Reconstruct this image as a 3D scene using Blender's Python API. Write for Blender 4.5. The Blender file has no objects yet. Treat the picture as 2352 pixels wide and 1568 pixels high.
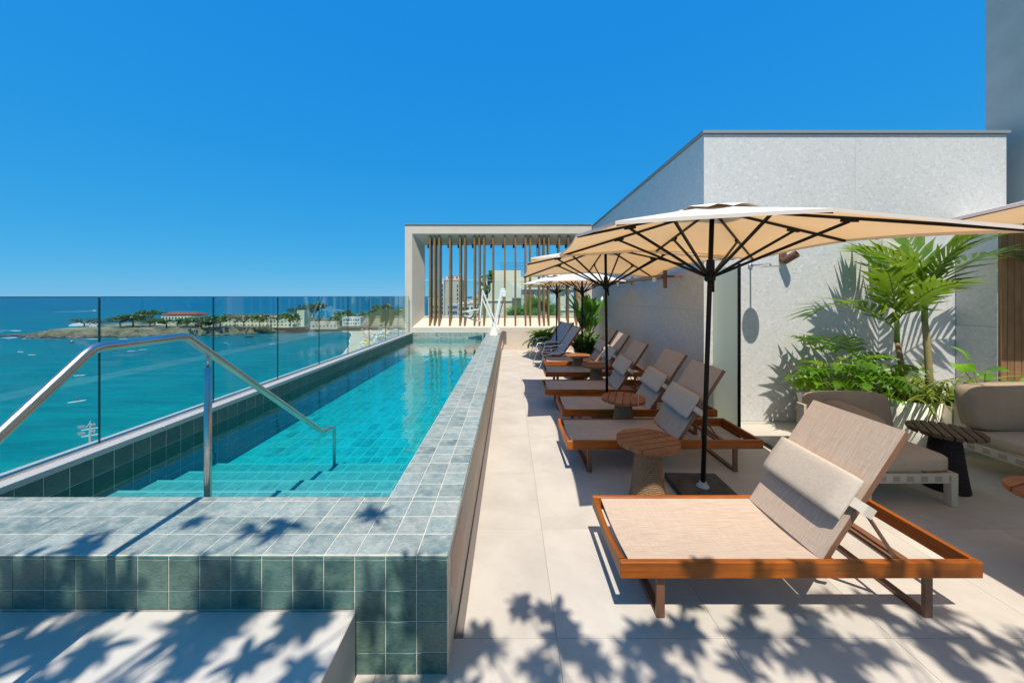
import bpy, math, random
from mathutils import Vector, Matrix, Euler
random.seed(7)
R = math.radians
S = bpy.context.scene
COL = S.collection

# ------------------------------------------------------------------ camera, sky, sun, exposure
cam_d = bpy.data.cameras.new("camera")
cam = bpy.data.objects.new("camera", cam_d); COL.objects.link(cam)
cam.location = (0, 0, 1.8); cam.rotation_euler = (R(90), 0, 0)
cam_d.sensor_width = 36; cam_d.lens = 36 * 820 / 2352
cam_d.shift_x = 6 / 2352; cam_d.shift_y = -104 / 2352
cam_d.clip_start = 0.05; cam_d.clip_end = 120000
S.camera = cam
SUN_EL, SUN_AZ = R(64), R(180.6)          # the sun stands behind the camera, a hair to its left
w = bpy.data.worlds.new("World"); S.world = w; w.use_nodes = True
wn = w.node_tree.nodes; wl = w.node_tree.links
bg = wn["Background"]
sky = wn.new("ShaderNodeTexSky"); sky.sky_type = 'NISHITA'; sky.sun_disc = False
sky.sun_elevation = SUN_EL; sky.sun_rotation = SUN_AZ
sky.altitude = 60; sky.air_density = 0.7; sky.dust_density = 0.0; sky.ozone_density = 6.0
# the photograph's grading of the sky, one curve per channel
ss = wn.new("ShaderNodeSeparateColor"); sc_ = wn.new("ShaderNodeCombineColor"); wl.new(sky.outputs[0], ss.inputs[0])
for i, (peak, ref, gam) in enumerate(((1.05, 4.3, 1.05), (4.0, 5.8, .33), (6.9, 7.8, .045))):
    d_ = wn.new("ShaderNodeMath"); d_.operation = 'DIVIDE'; d_.inputs[1].default_value = ref; wl.new(ss.outputs[i], d_.inputs[0])
    p_ = wn.new("ShaderNodeMath"); p_.operation = 'POWER'; p_.inputs[1].default_value = gam; wl.new(d_.outputs[0], p_.inputs[0])
    m_ = wn.new("ShaderNodeMath"); m_.operation = 'MULTIPLY'; m_.inputs[1].default_value = peak; wl.new(p_.outputs[0], m_.inputs[0])
    wl.new(m_.outputs[0], sc_.inputs[i])
wl.new(sc_.outputs[0], bg.inputs[0])
bg.inputs[1].default_value = 0.10
sd = bpy.data.lights.new("sun", 'SUN'); sd.energy = 4.9; sd.angle = R(0.53); sd.color = (1.0, 0.955, 0.87)
sun = bpy.data.objects.new("sun", sd); COL.objects.link(sun)
to_sun = Vector((math.sin(SUN_AZ) * math.cos(SUN_EL), math.cos(SUN_AZ) * math.cos(SUN_EL), math.sin(SUN_EL)))
sun.rotation_euler = to_sun.to_track_quat('Z', 'Y').to_euler()
vs = S.view_settings
vs.view_transform = 'Standard'; vs.look = 'None'; vs.gamma = 1.0; vs.use_curve_mapping = False; vs.exposure = 0.2
S.render.engine = 'CYCLES'
S.cycles.max_bounces = 10; S.cycles.transparent_max_bounces = 32
S.cycles.diffuse_bounces = 4; S.cycles.glossy_bounces = 4
S.cycles.use_denoising = True
S.cycles.sample_clamp_indirect = 6.0

def P(px, py, Y):                       # a point of the photograph (2352 px wide) at depth Y metres
    return Vector(((px - 1170) * Y / 820, Y, 1.8 - (py - 680) * Y / 820))
def G(px, py, z=0.0):                   # the same, on a level at height z
    Y = 820 * (1.8 - z) / (py - 680)
    return Vector(((px - 1170) * Y / 820, Y, z))

# ------------------------------------------------------------------ materials
def nt(name):
    m = bpy.data.materials.new(name); m.use_nodes = True
    return m, m.node_tree.nodes, m.node_tree.links, m.node_tree.nodes["Principled BSDF"]
def rgb(c): return (c[0], c[1], c[2], 1)
def mix(N, L, fac, a, b, mode='MIX'):
    n = N.new("ShaderNodeMix"); n.data_type = 'RGBA'; n.blend_type = mode
    for s, v in ((n.inputs[0], fac), (n.inputs[6], a), (n.inputs[7], b)):
        if isinstance(v, bpy.types.NodeSocket): L.new(v, s)
        else: s.default_value = v if isinstance(v, (int, float)) else rgb(v)
    return n.outputs[2]
def ramp(N, L, src, lo, hi, a=0.0, b=1.0):
    n = N.new("ShaderNodeMapRange"); n.inputs[1].default_value = lo; n.inputs[2].default_value = hi
    n.inputs[3].default_value = a; n.inputs[4].default_value = b
    L.new(src, n.inputs[0]); return n.outputs[0]
def noise(N, L, vec, scale, detail=4, rough=.55):
    n = N.new("ShaderNodeTexNoise"); n.inputs['Scale'].default_value = scale
    n.inputs['Detail'].default_value = detail; n.inputs['Roughness'].default_value = rough
    L.new(vec, n.inputs['Vector']); return n.outputs['Fac']
def mapv(N, L, vec, sc):
    n = N.new("ShaderNodeMapping"); n.inputs['Scale'].default_value = sc; L.new(vec, n.inputs['Vector']); return n.outputs[0]
def bump(N, L, b, h, strength, dist):
    n = N.new("ShaderNodeBump"); n.inputs['Strength'].default_value = strength; n.inputs['Distance'].default_value = dist
    L.new(h, n.inputs['Height']); L.new(n.outputs[0], b.inputs['Normal'])
def coords(N, L, kind='Object', rand=False):
    tc = N.new("ShaderNodeTexCoord"); v = tc.outputs[kind]
    if rand:
        oi = N.new("ShaderNodeObjectInfo"); k = N.new("ShaderNodeMath"); k.operation = 'MULTIPLY'; k.inputs[1].default_value = 37.0
        L.new(oi.outputs['Random'], k.inputs[0])
        a = N.new("ShaderNodeVectorMath"); L.new(v, a.inputs[0]); L.new(k.outputs[0], a.inputs[1]); v = a.outputs[0]
    return v
def simple(name, c, rough=.6, metal=0.0, c2=None, scale=8.0, stretch=(1, 1, 1), bs=None, spec=.5, rnd=0.0, lo=.35, hi=.65):
    m, N, L, b = nt(name)
    b.inputs['Roughness'].default_value = rough; b.inputs['Metallic'].default_value = metal
    b.inputs['Specular IOR Level'].default_value = spec
    b.inputs['Base Color'].default_value = rgb(c)
    v = coords(N, L, 'Object', rand=rnd > 0)
    col = None
    if c2:
        n = noise(N, L, mapv(N, L, v, stretch), scale)
        col = mix(N, L, ramp(N, L, n, lo, hi), c, c2)
    if rnd:
        oi = N.new("ShaderNodeObjectInfo")
        f = ramp(N, L, oi.outputs['Random'], 0, 1, 1 - rnd, 1 + rnd)
        cb = N.new("ShaderNodeCombineColor")
        for i in range(3): L.new(f, cb.inputs[i])
        col = mix(N, L, 1.0, col if col else c, cb.outputs[0], 'MULTIPLY')
    if col: L.new(col, b.inputs['Base Color'])
    if bs:
        h = noise(N, L, mapv(N, L, v, stretch), bs[0], 6)
        bump(N, L, b, h, bs[1], bs[2])
    return m
def slate(name, lo, hi, alt, island=False, rough=.42):
    m, N, L, b = nt(name)
    v = coords(N, L, 'Object', rand=not island)
    if island:
        r = N.new("ShaderNodeNewGeometry").outputs['Random Per Island']
    else:
        r = N.new("ShaderNodeObjectInfo").outputs['Random']
    c = mix(N, L, r, lo, hi)
    k = N.new("ShaderNodeMath"); k.operation = 'FRACT'
    k2 = N.new("ShaderNodeMath"); k2.operation = 'MULTIPLY'; k2.inputs[1].default_value = 17.31
    L.new(r, k2.inputs[0]); L.new(k2.outputs[0], k.inputs[0])
    c = mix(N, L, ramp(N, L, k.outputs[0], .55, 1, 0, .8), c, alt)
    n1 = noise(N, L, v, 14, 6, .6); n2 = noise(N, L, mapv(N, L, v, (1, 3, 1)), 40, 4)
    c = mix(N, L, ramp(N, L, n1, .35, .7, 0, .6), c, tuple(x * 1.5 for x in alt))
    c = mix(N, L, ramp(N, L, n2, .45, .75, 0, .45), c, tuple(x * .45 for x in lo))
    L.new(c, b.inputs['Base Color'])
    b.inputs['Roughness'].default_value = rough
    rr = ramp(N, L, n1, .3, .7, rough - .12, rough + .2); L.new(rr, b.inputs['Roughness'])
    ad = N.new("ShaderNodeMath"); ad.operation = 'ADD'; L.new(n1, ad.inputs[0]); L.new(n2, ad.inputs[1])
    bump(N, L, b, ad.outputs[0], .35, .004)
    return m
def leafmat(name, c, c2, trans=(.25, .45, .03), tf=.35, scale=6, rough=.4):
    m, N, L, b = nt(name)
    v = coords(N, L, 'Object', rand=True)
    n = noise(N, L, v, scale)
    oi = N.new("ShaderNodeObjectInfo")
    ad = N.new("ShaderNodeMath"); ad.operation = 'ADD'; L.new(n, ad.inputs[0]); L.new(oi.outputs['Random'], ad.inputs[1])
    f = ramp(N, L, ad.outputs[0], .5, 1.4)
    col = mix(N, L, f, c, c2); L.new(col, b.inputs['Base Color'])
    b.inputs['Roughness'].default_value = rough
    t = N.new("ShaderNodeBsdfTranslucent"); t.inputs[0].default_value = rgb(trans)
    ms = N.new("ShaderNodeMixShader"); ms.inputs[0].default_value = tf
    out = N["Material Output"]
    L.new(b.outputs[0], ms.inputs[1]); L.new(t.outputs[0], ms.inputs[2]); L.new(ms.outputs[0], out.inputs[0])
    return m
def wood(name, c, c2, scale=3.0, axis=0, rough=.42, rnd=.12):
    m, N, L, b = nt(name)
    v = coords(N, L, 'Object', rand=True)
    st = [14, 14, 14]; st[axis] = .9
    n = noise(N, L, mapv(N, L, v, st), scale, 5, .6)
    n2 = noise(N, L, mapv(N, L, v, (2, 2, 2)), 1.5)
    c_ = mix(N, L, ramp(N, L, n, .3, .7), c, c2)
    c_ = mix(N, L, ramp(N, L, n2, .3, .7, 0, .6), c_, tuple(x * .55 for x in c2))
    oi = N.new("ShaderNodeObjectInfo"); f = ramp(N, L, oi.outputs['Random'], 0, 1, 1 - rnd, 1 + rnd)
    cb = N.new("ShaderNodeCombineColor")
    for i in range(3): L.new(f, cb.inputs[i])
    c_ = mix(N, L, 1.0, c_, cb.outputs[0], 'MULTIPLY')
    L.new(c_, b.inputs['Base Color']); b.inputs['Roughness'].default_value = rough; b.inputs['Specular IOR Level'].default_value = .3
    bump(N, L, b, n, .15, .002)
    return m
def weave(name, c, c2, sx=90, sy=260, rough=.75):
    m, N, L, b = nt(name)
    v = coords(N, L, 'Object', rand=True)
    n = noise(N, L, mapv(N, L, v, (1.5, 60, 30)), 6, 3)
    n2 = noise(N, L, mapv(N, L, v, (60, 1.5, 2)), 6, 3)
    a = N.new("ShaderNodeMath"); a.operation = 'MULTIPLY_ADD'; a.inputs[1].default_value = .45
    L.new(n2, a.inputs[0]); L.new(n, a.inputs[2])
    L.new(mix(N, L, ramp(N, L, a.outputs[0], .52, .95), c, c2), b.inputs['Base Color'])
    b.inputs['Roughness'].default_value = rough; b.inputs['Specular IOR Level'].default_value = .2
    bump(N, L, b, a.outputs[0], .3, .002)
    return m
def glassmat(name, tint, ior=1.45, rough=0.0, boost=1.0):
    m, N, L, b = nt(name)
    N.remove(b); out = N["Material Output"]
    t = N.new("ShaderNodeBsdfTransparent"); t.inputs[0].default_value = rgb(tint)
    g = N.new("ShaderNodeBsdfGlossy"); g.inputs['Roughness'].default_value = rough; g.inputs[0].default_value = (.95, 1, .98, 1)
    fr = N.new("ShaderNodeLayerWeight"); fr.inputs[0].default_value = .5
    f0 = ((ior - 1) / (ior + 1)) ** 2 * boost
    pw = N.new("ShaderNodeMath"); pw.operation = 'POWER'; pw.inputs[1].default_value = 5.0; L.new(fr.outputs['Facing'], pw.inputs[0])
    k = N.new("ShaderNodeMath"); k.operation = 'MULTIPLY_ADD'; k.inputs[1].default_value = 1 - f0; k.inputs[2].default_value = f0; k.use_clamp = True
    L.new(pw.outputs[0], k.inputs[0])
    ms = N.new("ShaderNodeMixShader")
    L.new(k.outputs[0], ms.inputs[0]); L.new(t.outputs[0], ms.inputs[1]); L.new(g.outputs[0], ms.inputs[2]); L.new(ms.outputs[0], out.inputs[0])
    return m, N, L, g, fr, out

M = {}
M['deck'] = simple('deck_stone', (.54, .48, .405), .62, c2=(.46, .405, .34), scale=2.6, bs=(260, .12, .002), rnd=.035, spec=.3)
def deck_stains(m):
    N, L = m.node_tree.nodes, m.node_tree.links; b = N["Principled BSDF"]; src = b.inputs['Base Color'].links[0].from_socket
    g = N.new("ShaderNodeNewGeometry"); n = noise(N, L, g.outputs['Position'], .9, 6, .65); n2 = noise(N, L, g.outputs['Position'], 7, 5, .7)
    c = mix(N, L, ramp(N, L, n, .48, .72, 0, .30), src, (.40, .345, .275)); c = mix(N, L, ramp(N, L, n2, .60, .78, 0, .30), c, (.36, .31, .25))
    L.new(c, b.inputs['Base Color']); L.new(ramp(N, L, n, .35, .65, .45, .72), b.inputs['Roughness'])
deck_stains(M['deck'])
M['joint'] = simple('deck_joint', (.46, .40, .33), .8)
M['platform'] = simple('platform_stone', (.56, .51, .45), .65, c2=(.47, .43, .38), scale=3, bs=(200, .15, .002), spec=.3)
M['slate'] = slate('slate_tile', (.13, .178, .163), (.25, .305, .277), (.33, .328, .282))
M['slate_island'] = slate('slate_tile_joined', (.13, .178, .163), (.25, .305, .277), (.33, .328, .282), island=True)
M['slate_shaded'] = slate('shaded_slate_tile', (.018, .066, .064), (.04, .105, .10), (.05, .10, .085))  # same slate, darkened to put the sea wall's shade into its colour
M['slate_shaded_island'] = slate('shaded_slate_tile_joined', (.018, .066, .064), (.04, .105, .10), (.05, .10, .085), island=True)
M['step_tile'] = slate('pool_step_tile', (.13, .21, .20), (.20, .29, .27), (.22, .28, .24))
M['step_tile_island'] = slate('pool_step_tile_joined', (.13, .21, .20), (.20, .29, .27), (.22, .28, .24), island=True)
M['slate_wall'] = slate('slate_wall_tile', (.026, .085, .074), (.075, .16, .135), (.13, .18, .13))  # darker copy of the coping slate, front face shade painted into the colour
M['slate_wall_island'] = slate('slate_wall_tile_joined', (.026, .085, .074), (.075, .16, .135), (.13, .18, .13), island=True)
M['pool_tile'] = slate('pool_floor_tile', (.03, .20, .19), (.07, .37, .35), (.06, .34, .315))
M['pool_tile_island'] = slate('pool_floor_tile_joined', (.03, .20, .19), (.07, .37, .35), (.06, .34, .315), island=True)
M['grout'] = simple('grout', (.70, .65, .54), .8, c2=(.50, .47, .39), scale=20)
M['pool_grout'] = simple('pool_grout', (.30, .45, .41), .8)
M['nosing'] = simple('step_nosing', (.30, .37, .34), .6)
M['granite'] = simple('granite', (.50, .48, .46), .45, c2=(.33, .31, .30), scale=160, lo=.4, hi=.6)
M['cladding'] = simple('beige_cladding', (.52, .465, .39), .65, c2=(.45, .40, .335), scale=4, stretch=(1, 1, 6), rnd=.08)
M['hatch'] = simple('plywood_hatch', (.60, .42, .33), .7, c2=(.50, .33, .25), scale=5, stretch=(6, 6, 1))
M['plaster'] = simple('beige_plaster', (.64, .535, .43), .85, c2=(.60, .50, .40), scale=3, bs=(160, .25, .003), spec=.2)
M['cap'] = simple('grey_cap', (.25, .27, .28), .5, spec=.3)
def stone_panel():
    m, N, L, b = nt('grey_stone_panel')
    v = coords(N, L, 'Object', rand=True)
    vo = N.new("ShaderNodeTexVoronoi"); vo.inputs['Scale'].default_value = 34
    d = noise(N, L, v, 9, 4)
    av = N.new("ShaderNodeVectorMath"); av.operation = 'MULTIPLY_ADD'; av.inputs[1].default_value = (.12, .12, .12)
    cx = N.new("ShaderNodeCombineXYZ"); L.new(d, cx.inputs[0]); L.new(d, cx.inputs[1]); L.new(d, cx.inputs[2])
    L.new(cx.outputs[0], av.inputs[0]); L.new(v, av.inputs[2]); L.new(av.outputs[0], vo.inputs['Vector'])
    sp = N.new("ShaderNodeSeparateColor"); L.new(vo.outputs['Color'], sp.inputs[0])
    n = noise(N, L, v, 55, 6, .65)
    c = mix(N, L, ramp(N, L, n, .3, .7), (.535, .52, .495), (.615, .60, .57))
    c = mix(N, L, ramp(N, L, sp.outputs[0], .70, .95, 0, .45), c, (.74, .72, .69))
    c = mix(N, L, ramp(N, L, sp.outputs[1], .68, .95, 0, .5), c, (.43, .42, .40))
    n3 = noise(N, L, v, 1.2, 2); c = mix(N, L, ramp(N, L, n3, .3, .7, 0, .25), c, (.67, .64, .60))
    L.new(c, b.inputs['Base Color']); b.inputs['Roughness'].default_value = .55; b.inputs['Specular IOR Level'].default_value = .35
    bump(N, L, b, n, .3, .004)
    return m
M['stone'] = stone_panel()
M['stucco'] = simple('grey_stucco', (.45, .455, .415), .9, c2=(.40, .405, .37), scale=3, bs=(60, .5, .01), spec=.2)
M['bronze'] = wood('bronze_slat', (.33, .19, .07), (.25, .14, .05), 2, 2, .45)
M['cedar'] = wood('cedar_slat', (.34, .19, .085), (.24, .125, .055), 2, 2, .55)
M['teak'] = wood('teak', (.47, .13, .010), (.27, .058, .004), 2.6, 0, .42)
M['teak_y'] = wood('teak_cross', (.45, .12, .010), (.26, .055, .004), 2.6, 1, .42)
M['teak_top'] = wood('teak_tabletop', (.40, .165, .062), (.28, .10, .036), 2.4, 0, .55)
M['teak_dark'] = wood('dark_tabletop', (.16, .085, .045), (.11, .055, .03), 2.4, 0, .5)
M['sling'] = weave('sling_fabric', (.40, .29, .21), (.585, .45, .345))
M['metal_brown'] = simple('brown_metal', (.20, .085, .042), .42, c2=(.16, .068, .034), scale=3)
M['metal_black'] = simple('black_metal', (.008, .007, .007), .45, spec=.2)
M['pillow'] = simple('pillow_cloth', (.56, .46, .36), .9, c2=(.51, .415, .325), scale=60, bs=(300, .25, .001), spec=.1)
M['strap'] = simple('strap_cloth', (.58, .49, .385), .9)
M['rope'] = simple('rope', (.34, .205, .11), .9, c2=(.17, .10, .055), scale=70, stretch=(1, 1, 3), bs=(120, .5, .004), spec=.1)
M['rope_dark'] = simple('dark_rope', (.05, .035, .028), .9, c2=(.025, .02, .018), scale=70, bs=(120, .5, .004), spec=.1)
M['slab'] = simple('dark_stone_slab', (.075, .07, .06), .5, c2=(.022, .02, .018), scale=9, bs=(40, .2, .004))
M['steel'] = simple('stainless_steel', (.66, .61, .55), .28, 1.0, c2=(.55, .50, .45), scale=4, stretch=(1, 1, 1))
M['white_metal'] = simple('white_metal', (.78, .77, .74), .35)
M['chrome'] = simple('chrome', (.7, .7, .7), .1, 1.0)
M['grey_plastic'] = simple('grey_plastic', (.42, .48, .46), .45)
M['red'] = simple('red_plastic', (.5, .03, .03), .4)
M['sofa'] = simple('taupe_cushion', (.37, .275, .185), .9, c2=(.32, .235, .155), scale=4, bs=(9, .35, .03), spec=.1)
M['sofa_seat'] = simple('sand_seat_cushion', (.52, .40, .275), .9, c2=(.47, .36, .245), scale=4, bs=(7, .2, .02), spec=.1)
M['sofa_frame'] = simple('cream_metal', (.60, .50, .36), .5)
M['strap_beige'] = simple('beige_webbing', (.40, .32, .24), .85)
M['webbing'] = simple('cream_webbing', (.58, .51, .40), .85)
M['planter'] = simple('cream_planter', (.72, .68, .58), .55, c2=(.68, .63, .53), scale=3)
M['planter_grey'] = simple('grey_planter', (.45, .45, .42), .6)
M['soil'] = simple('soil', (.05, .035, .025), .95, c2=(.03, .02, .015), scale=30, bs=(60, .6, .02))
def frosted():
    m, N, L, b = nt('frosted_glass'); out = N["Material Output"]
    b.inputs['Base Color'].default_value = (.86, .94, .87, 1); b.inputs['Roughness'].default_value = .4
    t = N.new("ShaderNodeBsdfTranslucent"); t.inputs[0].default_value = (.93, .99, .94, 1)
    ms = N.new("ShaderNodeMixShader"); ms.inputs[0].default_value = .6
    L.new(b.outputs[0], ms.inputs[1]); L.new(t.outputs[0], ms.inputs[2]); L.new(ms.outputs[0], out.inputs[0]); return m
M['frosted'] = frosted()
M['pipe'] = simple('edge_dark', (.02, .055, .065), .3)
M['drain'] = simple('dark_strip', (.16, .135, .115), .7)
def canopy_mat():
    m, N, L, b = nt('canopy_cloth')
    out = N["Material Output"]
    d = N.new("ShaderNodeBsdfDiffuse"); t = N.new("ShaderNodeBsdfTranslucent")
    v = coords(N, L); n = noise(N, L, mapv(N, L, v, (1, 1, 1)), 3, 3)
    L.new(mix(N, L, ramp(N, L, n, .3, .7), (.95, .92, .86), (.91, .88, .81)), d.inputs[0])
    L.new(mix(N, L, ramp(N, L, n, .3, .7), (.90, .47, .15), (.85, .43, .135)), t.inputs[0])
    ms = N.new("ShaderNodeMixShader"); ms.inputs[0].default_value = .38
    L.new(d.outputs[0], ms.inputs[1]); L.new(t.outputs[0], ms.inputs[2]); L.new(ms.outputs[0], out.inputs[0])
    return m
M['canopy'] = canopy_mat(); M['vent'] = simple('vent_cloth', (.84, .81, .75), .8, spec=.1)
def stripes():
    m, N, L, b = nt('navy_white_weave')
    tc = N.new("ShaderNodeTexCoord"); sp = N.new("ShaderNodeSeparateXYZ"); L.new(tc.outputs['UV'], sp.inputs[0])
    ab = N.new("ShaderNodeMath"); ab.operation = 'PINGPONG'; ab.inputs[1].default_value = .075; L.new(sp.outputs[0], ab.inputs[0])
    ad = N.new("ShaderNodeMath"); ad.operation = 'ADD'; L.new(ab.outputs[0], ad.inputs[0]); L.new(sp.outputs[1], ad.inputs[1])
    k = N.new("ShaderNodeMath"); k.operation = 'MULTIPLY'; k.inputs[1].default_value = 17; L.new(ad.outputs[0], k.inputs[0])
    f = N.new("ShaderNodeMath"); f.operation = 'FRACT'; L.new(k.outputs[0], f.inputs[0])
    g = N.new("ShaderNodeMath"); g.operation = 'GREATER_THAN'; g.inputs[1].default_value = .48; L.new(f.outputs[0], g.inputs[0])
    L.new(mix(N, L, g.outputs[0], (.035, .06, .13), (.74, .74, .74)), b.inputs['Base Color'])
    b.inputs['Roughness'].default_value = .8
    bump(N, L, b, f.outputs[0], .3, .004)
    return m
M['stripes'] = stripes()
M['palm'] = leafmat('palm_leaf', (.020, .072, .007), (.075, .165, .012), (.36, .55, .03), .30, rough=.42)
M['philo'] = leafmat('lobed_leaf', (.03, .10, .006), (.10, .22, .012), (.42, .66, .03), .38, rough=.42)
M['grassy'] = leafmat('strap_leaf', (.07, .12, .02), (.26, .30, .07), (.50, .58, .08), .38)
M['alocasia'] = leafmat('big_leaf', (.05, .2, .02), (.13, .33, .03), (.35, .7, .05), .45)
M['paddle'] = leafmat('paddle_leaf', (.025, .10, .012), (.07, .20, .02), (.28, .55, .04), .32, rough=.28)
M['fern'] = leafmat('fern_leaf', (.06, .17, .012), (.16, .32, .02), (.35, .6, .04), .35)
M['fern_dark'] = leafmat('dark_fern_leaf', (.03, .095, .012), (.06, .17, .02), (.2, .4, .03), .3)
M['stem'] = simple('green_stem', (.17, .26, .05), .5, c2=(.26, .28, .08), scale=5, stretch=(1, 1, .4))
M['trunk'] = simple('palm_trunk', (.22, .22, .07), .6, c2=(.33, .22, .10), scale=6, stretch=(.4, .4, 3))
M['trunk_brown'] = simple('brown_trunk', (.28, .13, .05), .7, c2=(.2, .17, .06), scale=6, stretch=(.4, .4, 3))
M['bark'] = simple('bark', (.12, .09, .065), .9, c2=(.07, .055, .04), scale=9)
M['tree_a'] = leafmat('almond_leaf', (.045, .085, .025), (.09, .14, .035), (.15, .25, .03), .2, scale=.4)
M['tree_b'] = leafmat('grey_green_leaf', (.07, .08, .055), (.11, .12, .07), (.12, .15, .05), .2, scale=.4)
M['tree_c'] = leafmat('bright_leaf', (.04, .12, .02), (.09, .18, .03), (.2, .35, .03), .2, scale=.4)
M['rock'] = simple('shore_rock', (.20, .165, .125), .9, c2=(.055, .05, .045), scale=.25, bs=(.8, 1.0, 1.0))
M['fortwall'] = simple('fort_masonry', (.36, .285, .185), .9, c2=(.11, .105, .07), scale=.12, stretch=(1, 1, 2), bs=(.6, .8, .6))
M['headland'] = simple('headland_ground', (.28, .25, .175), .95, c2=(.14, .145, .08), scale=.05)
M['sand'] = simple('sand', (.52, .44, .33), .95, c2=(.43, .36, .27), scale=.05)
M['city_ground'] = simple('city_ground', (.30, .28, .25), .95, c2=(.2, .2, .18), scale=.02)
M['foam'] = simple('foam', (.62, .66, .67), .8)
M['cream'] = simple('cream_wall', (.66, .62, .45), .85, c2=(.60, .56, .40), scale=.6, spec=.2)
M['cream_white'] = simple('pale_wall', (.68, .65, .55), .85, c2=(.60, .57, .48), scale=.3, spec=.2)
M['white_wall'] = simple('white_wall', (.66, .66, .62), .85, c2=(.55, .55, .52), scale=.3, spec=.2)
M['grey_wall'] = simple('grey_blue_wall', (.42, .45, .46), .85, c2=(.35, .38, .39), scale=.3, spec=.2)
M['beige_wall'] = simple('beige_block_wall', (.50, .42, .31), .85, c2=(.45, .38, .28), scale=.2, spec=.2)
M['pink_wall'] = simple('pink_block_wall', (.66, .45, .35), .85)
M['green_wall'] = simple('green_wall', (.24, .34, .22), .85)
M['pane'] = simple('window_pane', (.04, .06, .075), .12, spec=.8)
M['pane_red'] = simple('red_curtain', (.35, .10, .08), .8)
M['pane_light'] = simple('pale_curtain', (.45, .55, .55), .7)
M['red_roof'] = simple('red_roof', (.27, .065, .05), .8, c2=(.20, .055, .045), scale=.3)
M['terracotta'] = simple('terracotta_tiles', (.33, .14, .08), .85, c2=(.2, .09, .055), scale=4)
M['dark_roof'] = simple('dark_roof', (.09, .075, .06), .85, c2=(.13, .1, .08), scale=1)
M['skin'] = simple('skin', (.35, .2, .13), .6)
M['hull_dark'] = simple('dark_hull', (.04, .05, .06), .5)
for nm, c in (('yellow', (.75, .48, .03)), ('orange', (.75, .17, .04)), ('blue', (.06, .14, .35)), ('green', (.05, .25, .12)), ('brickred', (.45, .08, .06))):
    M[nm] = simple(nm + '_cloth', c, .8)
# balustrade glass
M['glass'] = glassmat('balustrade_glass', (.86, .955, .94), 1.5, 0.0, 1.15)[0]
M['screen_glass'] = glassmat('screen_glass', (.93, .975, .96), 1.45, 0.0, .8)[0]
# pool water: clear surface over an absorbing body of water
def water():
    m, N, L, g, fr, out = glassmat('pool_water', (1, 1, 1), 1.33, 0.0, 1.0)
    v = coords(N, L)
    n1 = noise(N, L, mapv(N, L, v, (1, .6, 1)), 2.6, 2); n2 = noise(N, L, mapv(N, L, v, (1, 1, 1)), 9, 2)
    a = N.new("ShaderNodeMath"); a.operation = 'MULTIPLY_ADD'; a.inputs[1].default_value = .25; L.new(n2, a.inputs[0]); L.new(n1, a.inputs[2])
    bp = N.new("ShaderNodeBump"); bp.inputs['Strength'].default_value = .16; bp.inputs['Distance'].default_value = .06
    L.new(a.outputs[0], bp.inputs['Height']); L.new(bp.outputs[0], g.inputs['Normal']); L.new(bp.outputs[0], fr.inputs['Normal'])
    va = N.new("ShaderNodeVolumeAbsorption"); va.inputs['Color'].default_value = (.0, .935, .955, 1); va.inputs['Density'].default_value = 1.7
    L.new(va.outputs[0], out.inputs['Volume'])
    return m
M['water'] = water()
def sea_mat():
    m, N, L, b = nt('sea_water')
    ge = N.new("ShaderNodeNewGeometry"); sp = N.new("ShaderNodeSeparateXYZ"); L.new(ge.outputs['Position'], sp.inputs[0])
    d = ramp(N, L, sp.outputs[1], 60, 380); d2 = ramp(N, L, sp.outputs[1], 350, 1500)
    p = ge.outputs['Position']
    n = noise(N, L, mapv(N, L, p, (.004, .010, .01)), 1, 5)
    n2 = noise(N, L, mapv(N, L, p, (.025, .14, .1)), 1, 6, .7)
    c = mix(N, L, d, (.0, .20, .195), (.0, .128, .175))
    c = mix(N, L, d2, c, (.0, .085, .195))
    c = mix(N, L, ramp(N, L, n, .35, .65, 0, .35), c, (.0, .165, .175))
    c = mix(N, L, ramp(N, L, n2, .38, .68, 0, .55), c, (.0, .05, .09))
    L.new(c, b.inputs['Base Color']); b.inputs['Roughness'].default_value = .35
    b.inputs['Specular IOR Level'].default_value = .07
    bump(N, L, b, n2, .5, 2.0)
    return m
M['sea'] = sea_mat()

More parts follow.
